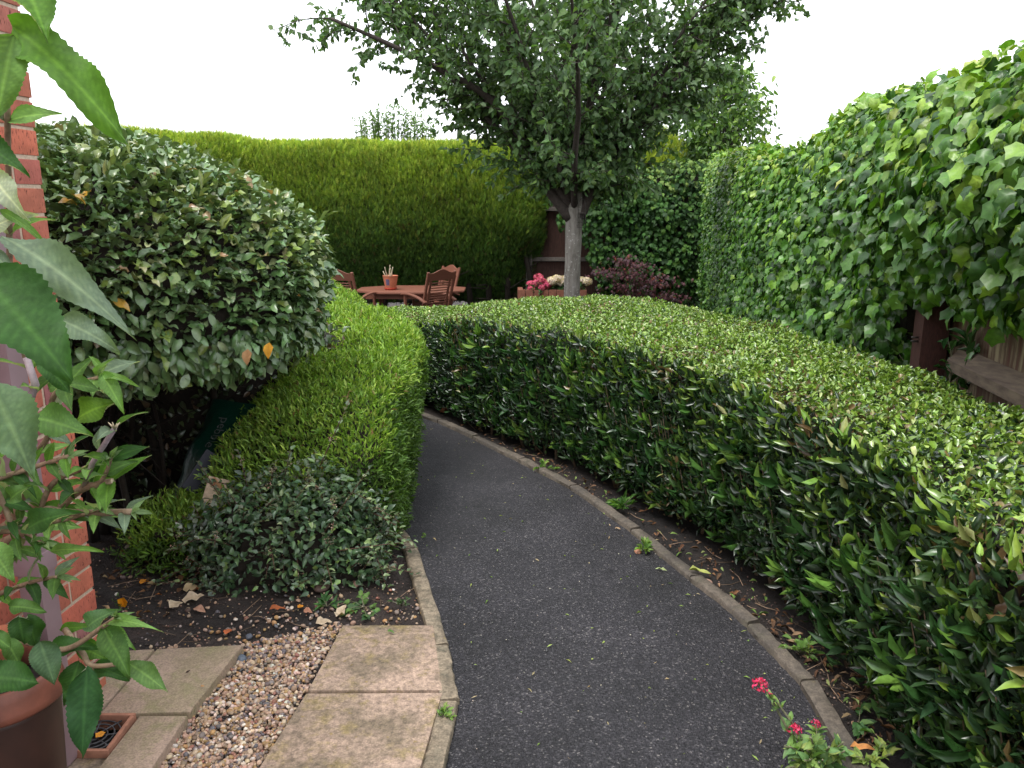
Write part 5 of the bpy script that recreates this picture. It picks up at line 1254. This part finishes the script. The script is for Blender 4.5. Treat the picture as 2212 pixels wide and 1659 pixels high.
def stem(pts, r0=.006, r1=.0035, pairs=0, Lr=(.045, .08), cols=(GREEN, MIDG, LITE, DARK, GREY), tip=True, start=.15, wk=.36):
    path = catmull([P(*q) for q in pts], 26); sts.tube(path, [r0, r1], 7); tt = np.linspace(start, .97, pairs) if pairs else []
    for i, t in enumerate(tt):
        q = path[int(t * 25)]; d = unit(path[min(25, int(t * 25) + 1)] - path[int(t * 25) - 1]); s = unit(np.cross(d, randu(1)[0])); L = rng.uniform(*Lr) * 1.12
        for sg in (-1, 1):
            dd = unit(s * sg + d * .7 + np.array([.1, -.1, -.1])); big_leaf(q, q + dd * L, L * rng.uniform(wk - .06, wk + .08), cols[rng.integers(len(cols))], nrm=unit(np.array([.2, -.5, 1]) + rng.normal(0, .3, 3)), sag=rng.uniform(.03, .14), n=14, wave=.004)
    if tip:
        q = path[-1]; d = unit(path[-1] - path[-3])
        for k in range(5): dd = unit(d + rng.normal(0, .5, 3)); L = rng.uniform(.02, .045); big_leaf(q, q + dd * L, L * .3, (.16, .25, .11), sag=.08, n=8, wave=.002)
stem([(-60, 1200, 1.5), (90, 1130, 1.4), (170, 1060, 1.32), (243, 1040, 1.28)], .009, .006, 6, tip=False)
stem([(180, 1055, 1.31), (200, 1000, 1.28), (248, 925, 1.22)], .0045, .0038, 4, (.035, .06), tip=False)
stem([(-40, 1110, 1.5), (60, 1095, 1.4), (160, 1108, 1.32), (285, 1106, 1.26)], .008, .006, 7, (.035, .065), tip=True)
stem([(200, 1060, 1.3), (225, 1030, 1.28), (240, 990, 1.26)], .004, .003, 3, (.05, .07), tip=True)
stem([(-40, 1360, 1.35), (90, 1395, 1.3), (150, 1400, 1.29), (222, 1354, 1.28), (250, 1335, 1.26)], .006, .004, 0, tip=True)
stem([(140, 1360, 1.34), (178, 1410, 1.3), (200, 1438, 1.29), (275, 1432, 1.28)], .006, .004, 0, tip=False)
stem([(60, 880, 1.3), (75, 830, 1.3), (55, 770, 1.3), (25, 640, 1.25), (20, 470, 1.2), (15, 200, 1.1)], .0055, .004, 5, (.05, .08), tip=False)
stem([(-20, 1290, 1.4), (60, 1260, 1.35), (125, 1245, 1.3)], .005, .003, 5, (.03, .06), tip=True)
stem([(-50, 1050, 1.35), (40, 1020, 1.35), (150, 985, 1.3)], .006, .004, 6, (.04, .08), tip=True)
stem([(60, 1000, 1.4), (105, 940, 1.35), (120, 850, 1.3), (215, 815, 1.27)], .006, .004, 5, (.04, .075), tip=True)
stem([(-30, 1010, 1.3), (20, 1120, 1.3), (40, 1190, 1.3)], .006, .004, 5, (.04, .07), tip=True)
stem([(70, 1160, 1.38), (110, 1050, 1.35), (185, 1010, 1.3)], .006, .004, 6, (.04, .075), tip=True)
stem([(-30, 1150, 1.3), (50, 1150, 1.3), (95, 1175, 1.28)], .005, .003, 5, (.03, .06), tip=True)
stem([(100, 1130, 1.36), (150, 1120, 1.32), (215, 1100, 1.28)], .005, .003, 5, (.035, .06), cols=(GREY, LITE, MIDG), tip=True)
stem([(-80, 1700, 1.62), (-60, 1450, 1.6), (-40, 1200, 1.5), (40, 1100, 1.42), (60, 880, 1.3)], .014, .007, 0, tip=False)
stem([(-70, 1700, 1.62), (-40, 1420, 1.5), (-45, 1360, 1.36)], .01, .006, 0, tip=False)
BL.build('leaves', M['budd'], bd); sts.build('stems', M['stemb'], bd)
ms = MB(); ms.tube([P(181, 1053, 1.31), P(200, 1000, 1.275), P(247, 926, 1.215)], [.0048, .0042], 8); ms.tube([P(60, 880, 1.29), P(77, 832, 1.29), P(57, 772, 1.29)][::-1], [.006, .0065], 8); ms.build('purple_stem', M['stemp'], bd)
ms = MB()
for k in range(7): ms.tube([P(247, 926, 1.215), P(247, 926, 1.215) + rng.normal(0, .006, 3) + [.005, 0, .008]], [.0022, .0008], 4)
ms.tube([P(243, 1040, 1.28), P(244.5, 1039.6, 1.28)], .0055, 8); ms.build('cut_end', plain('fresh cut wood', (.55, .45, .32), .8, 200), bd)

# ------------------------------------------------------------------ red valerian by the right edging
vl = thing('valerian', 'valerian with pink red flower heads leaning over the path at the bottom right', 'plant', G(1775, 1700)); mb = MB(); ms = MB(); mf = MB()
def vstem(pts, head, hr):
    path = catmull(pts, 16); ms.tube(path, [.0042, .0024], 6)
    for t in np.linspace(.08, .85, 6):
        q = path[int(t * 15)]; d = unit(path[min(15, int(t * 15) + 1)] - path[max(0, int(t * 15) - 1)]); s = unit(np.cross(d, randu(1)[0])); L = rng.uniform(.03, .055) * (1.25 - t * .6)
        put_leaves(mb, OVATE, np.array([q, q]), np.array([s + d * .5, -s + d * .5]) + [0, 0, .2], np.array([d, d]) + [0, -.3, .5], L, L * .5, palette(2, [((.16, .27, .075), 2), ((.11, .21, .075), 2), ((.24, .33, .09), 1)], .2))
        put_leaves(mb, LANCE, np.array([q] * 3), unit(d + randu(3) * .8), randu(3) + [0, 0, 1], .018, .006, (.2, .3, .08))
    if head:
        mf = MB(); k = int(150 * (hr / .024) ** 2); dd = unit(rng.normal(size=(k, 3)) + [0, 0, .5]); pos = path[-1] + dd * hr * rng.uniform(.55, 1.1, (k, 1)) * [1, 1, .75]
        put_leaves(mf, ROUND, pos, unit(np.cross(dd, randu(k))) + dd * .7, dd + randu(k) * .5, rng.uniform(.006, .010, k), .0055, palette(k, [((.72, .05, .15), 3), ((.85, .12, .24), 2), ((.50, .02, .08), 1.2)], .2))
        for a in range(min(18, k)): ms.tube([path[-1] - [0, 0, .004], path[-1] + dd[a] * hr * .75], .0008, 3, cap=False)
        mf.build('flower_head', M['petal'], vl)
vb = G(1770, 1700); vstem([vb, P(1740, 1610, 1.83), P(1688, 1530, 1.86), P(1643, 1480, 1.86)], True, .0185)
vstem([vb, P(1740, 1640, 1.80), P(1716, 1576, 1.83)], True, .014); vstem([vb + [.02, 0, 0], P(1768, 1610, 1.84), P(1762, 1563, 1.86)], True, .009); vstem([vb, P(1755, 1650, 1.78), P(1756, 1622, 1.8)], True, .007)
vstem([vb, P(1660 + 8, 1502, 1.87) + [.02, 0, -.05], P(1661, 1496, 1.86)], True, .004)
for k in range(22): e = np.array([rng.uniform(1690, 1850), rng.uniform(1585, 1700)]); vstem([vb + [rng.normal(0, .03), rng.normal(0, .03), 0], vb * .5 + P(e[0], e[1], 1.83) * .5 + [0, 0, .03], P(e[0], e[1], rng.uniform(1.74, 1.86))], False, 0)
mb.build('leaves', M['soft'], vl); ms.build('stems', M['stemg'], vl)

# ------------------------------------------------------------------ small weeds and fallen leaves
def weed(label, q, r_, cols, n=26, tpl=None, Ls=(.015, .035), wr=.55, flat=.5):
    o = thing('weed', label, 'weed', q); mb = MB(); ms = MB(); q = np.array(q)
    for k in range(max(4, n // 5)):
        d = unit(rng.normal(size=3) * [1, 1, .2] + [0, 0, flat]); e = q + d * r_ * rng.uniform(.5, 1.1); ms.tube([q, (q + e) / 2 + [0, 0, .006], e], .0012, 4); m_ = 5; tt = rng.uniform(.3, 1, (m_, 1))
        L = rng.uniform(*Ls, m_); put_leaves(mb, tpl or OVATE, q * (1 - tt) + e * tt, randu(m_) * [1, 1, .4] + d, [0, -.2, 1.] + randu(m_) * .4, L, L * wr, palette(m_, cols, .22))
    mb.build('leaves', M['soft'], o); ms.build('stems', M['stemg'], o); return o
YG = [((.16, .27, .06), 3), ((.10, .2, .045), 3), ((.22, .31, .09), 1)]
weed('small bright green weed in the gap between the near pink slab and the edging', G(957, 1550, .02), .04, YG, 50, Ls=(.012, .024))
weed('weed with pale green leaves on the soil behind the edging, above the pink flowers', G(1700, 1412, .01) + [.05, 0, 0], .06, YG, 60)
weed('small upright weed beside the lichen spotted edging stone', G(1338, 1190, .01) + [.11, 0, 0], .05, YG, 30, LANCE, (.03, .05), .35, 1.2)
weed('grassy tuft of weed at the hedge foot, left of the dark gap', G(1300, 1100, .01) + [.11, 0, 0], .07, [((.06, .15, .03), 2), ((.12, .22, .05), 1)], 40, LANCE, (.04, .07), .25, 1.0)
weed('pale weed lying across the far edging stone', G(1150, 1015, .01) + [.09, 0, 0], .07, YG, 30, LANCE, (.03, .06), .3)
weed('spindly grey green weed on the soil above the pink slab', G(867, 1310, .01), .045, [((.07, .13, .06), 2), ((.1, .18, .07), 1)], 30, LANCE, (.014, .024), .25, 1.6)
weed('small ivy seedling trailing on the soil between the shrub and the pink slab', G(785, 1312, .012), .08, [((.05, .12, .04), 2), ((.12, .22, .06), 2)], 60, IVY, (.018, .034), .9, .12)
weed('dark dandelion like seedling beside the cream curled leaf on the soil', G(706, 1310, .012), .05, [((.05, .13, .04), 2), ((.09, .19, .05), 1)], 30, LANCE, (.03, .05), .3, .5)
weed('tiny weed at the foot of the angled edging stone on the path side', G(912, 1158, .005), .02, YG, 12, Ls=(.01, .016))
weed('low tuft of weed in the soil right of the pink flowered plant', G(1855, 1560, .01), .06, [((.05, .12, .04), 2), ((.09, .18, .05), 1)], 24, OVATE, (.03, .05), .5, .5)
weed('pale yellow green shoot at the bottom edge under the hedge, right of the pink flowers', G(1880, 1650, .02), .07, [((.3, .38, .1), 2), ((.2, .3, .08), 2)], 40, OVATE, (.02, .04), .5, .8)
o = thing('pansy', 'small orange yellow pansy with a leaf tuft on the dark soil by the wall', 'flower', G(266, 1300, .01)); q = G(266, 1300, .03); mb = MB()
for a in range(5): th = a * 2 * PI / 5; put_leaves(mb, ROUND, [q], [(math.cos(th), -.35, math.sin(th))], [(0, -1, .4)], .022, .024, (.80, .33, .015))
mb.build('flower', M['petal'], o); mb = MB(); k = 26; put_leaves(mb, TINY, q + rng.normal(0, .012, (k, 3)) + [-.025, 0, -.015], randu(k) + [0, 0, .6], randu(k), .02, .006, (.07, .14, .04)); mb.build('leaves', M['soft'], o)

def fallen(label, u, v, L, w, col, ang, curl=.35, tpl=None, dz=.012):
    q = G(u, v, dz); a = math.radians(ang); t_ = leaf_tpl(6, 'ovate', .25, curl, .3, int(u)); mb = MB()
    d = np.array([math.cos(a), math.sin(a), .05]); put_leaves(mb, [t_], [q - d * L / 2 + [0, 0, .006]], [d], [(rng.normal(0, .25), -.35, 1)], L, w, col)
    return tag(mb.build('fallen_leaf', M['dry']), label, 'fallen leaf')
CRM, ORG, RST = (.55, .45, .32), (.62, .26, .03), (.36, .11, .04)
fallen('broad cream curled leaf, largest of the pile under the round leaved shrub', 418, 1296, .085, .05, CRM, 12, -.25)
fallen('pale cream leaf standing left of the largest cream leaf', 381, 1308, .06, .045, CRM, 60, .3)
fallen('cream leaf with a dark edge folded behind the pile under the shrub', 412, 1272, .06, .04, (.48, .37, .22), 35, .3)
fallen('pinkish brown leaf under the largest cream leaf', 432, 1318, .05, .032, (.45, .26, .18), -30, .5)
fallen('rust red leaf tip behind the cream pile', 432, 1270, .05, .03, RST, 100, .5)
fallen('long rust brown leaf on bare soil in front of the shrub', 600, 1317, .06, .022, RST, 15, .4)
fallen('small orange leaf on the soil right of the long rust leaf', 650, 1313, .026, .02, ORG, 40, .3)
fallen('cream leaf lying at the top of the gravel beside the ivy seedling', 738, 1325, .07, .04, CRM, 70, -.3)
fallen('dull pink curled leaf on the soil right of the orange leaf', 665, 1322, .035, .024, (.4, .2, .13), -20, .5)
fallen('orange red leaf on the soil by the top of the gravel', 493, 1366, .045, .03, (.52, .15, .06), 85, .4)
fallen('yellow orange leaf at the edge of the small leaved shoots', 312, 1259, .04, .02, ORG, 20, .3)
fallen('orange leaf in the corner of the drain', 218, 1590, .03, .02, ORG, 60, .3, dz=.036)
fallen('cream scrap of leaf on the gravel edge above the pink slab', 700, 1346, .06, .03, (.52, .42, .3), 20, .4)
fallen('small buff leaf in the middle of the large tan slab', 438, 1486, .012, .008, (.4, .22, .1), 20, .2, dz=.044)
fallen('dark dry leaf speck near the top of the large tan slab', 407, 1454, .018, .007, (.06, .04, .03), 60, .2, dz=.044)
fallen('pale grey leaf on the dark soil near the wall', 283, 1184, .06, .022, (.36, .36, .30), 0, .3)
fallen('large pink brown stone like leaf at the far hedge foot beside the path end', 960, 888, .13, .06, (.40, .17, .09), 60, -.4)
fallen('orange and green fallen leaf under the hedge right of the pink flowers', 1864, 1618, .07, .018, (.60, .28, .10), -8, .35, dz=.03)
fallen('yellow green blotched leaf lying on the edging at the hedge foot', 1512, 1236, .09, .022, (.36, .40, .12), -18, .25, dz=.035)
fallen('thin buff leaf on the path beside the lichen spotted edging', 1335, 1144, .03, .01, (.34, .24, .15), -20, .3)
fallen('pale green clipping lying on the path near the spotted edging', 1428, 1232, .05, .012, (.34, .42, .2), -12, .3)
fallen('green leaf sprig fallen on the far pink slab', 845, 1368, .03, .01, (.10, .2, .05), -25, .3, dz=.04)
# rotting brown leaves in the shade of the bush
pts = []
while len(pts) < 420:
    x, y = rng.uniform((-2.4, 2.6), (-1.25, 4.4)); pts.append((x, y, gz(y) + rng.uniform(.01, .03)))
pts = np.array(pts); k = len(pts); mb = MB(); L = rng.uniform(.02, .05, k); put_leaves(mb, OVATE, pts, randu(k) * [1, 1, .25], [0, 0, 1.] + randu(k) * .5, L, L * .55, palette(k, [((.12, .065, .035), 4), ((.22, .11, .05), 2), ((.32, .22, .13), 1), ((.3, .1, .03), .6)], .3))
pts = []
while len(pts) < 330:
    k_ = rng.integers(25, 108); q = rc[k_] + np.array([.09 + abs(rng.normal(0, .09)), rng.normal(0, .02)]); pts.append((q[0], q[1], gz(q[1]) + rng.uniform(.012, .026)))
pts = np.array(pts); k = len(pts); L = rng.uniform(.012, .045, k); put_leaves(mb, LANCE, pts, randu(k) * [1, 1, .25], [0, 0, 1.] + randu(k) * .5, L, L * .35, palette(k, [((.10, .055, .03), 4), ((.2, .1, .05), 2), ((.30, .2, .12), 1), ((.12, .2, .05), 1.4), ((.25, .32, .12), .8)], .3))
tag(mb.build('leaf_litter', M['dry']), 'brown leaf litter rotting in the shade under the bush and along the hedge foot', 'leaf litter', kind='stuff')
# dry twigs on the soil and under the hedge
mb = MB()
for k in range(110):
    if k < 60: x, y = rng.uniform((-1.6, 2.5), (-.4, 3.4)); 
    else: s = rng.integers(35, 105); x, y = rc[s] + [.12 + abs(rng.normal(0, .08)), 0]
    if x > lk_x(y) - .08 and k < 60: continue
    a = rng.uniform(0, 2 * PI); Ls = rng.uniform(.02, .075); q = np.array([x, y, gz(y) + .012]); d = np.array([math.cos(a), math.sin(a), 0]); mb.tube([q - d * Ls, q + rng.normal(0, .005, 3), q + d * Ls + [0, 0, .006]], .0013, 4, col=(.3, .2, .13) if rng.random() < .5 else (.12, .08, .05))
tag(mb.build('dry_twigs', M['chips']), 'dry bits of twig scattered over the soil', 'twigs', kind='stuff')
def stone(label, u, v, sz, col, F=None):
    q = G(u, v, sz * .25); mb = MB(); put_leaves(mb, [pebble_tpl(int(u * 7 + v), 3)], [q], [(1, .3, 0)], [(0, 0, 1)], sz, sz, col); return tag(mb.build('stone', M['chips']), label, 'stone')
stone('rounded pinkish stone at the hedge foot touching the blotched leaf', 1528, 1258, .05, (.35, .22, .17))
stone('rust coloured stone behind the small upright weed', 1378, 1192, .04, (.32, .15, .09))
stone('brown rounded stone behind the edging above the pink flowers', 1760, 1487, .04, (.17, .10, .075))
stone('flat pinkish stone on the soil under the shrub, left of the angled edging', 766, 1262, .045, (.30, .18, .14))
stone('rounded brown stone half buried at the foot of the round leaved shrub', 695, 1268, .07, (.13, .085, .07))
stone('white pebble on the soil right of the shrub', 850, 1274, .016, (.6, .55, .5))
stone('white pebble beside the orange yellow pansy', 252, 1284, .02, (.62, .58, .52))
stone('blue grey slate chip on the gravel at the edge of the large tan slab', 522, 1423, .045, (.10, .12, .15))
stone('dark slate flake at the top of the gravel strip', 538, 1375, .03, (.09, .10, .125))
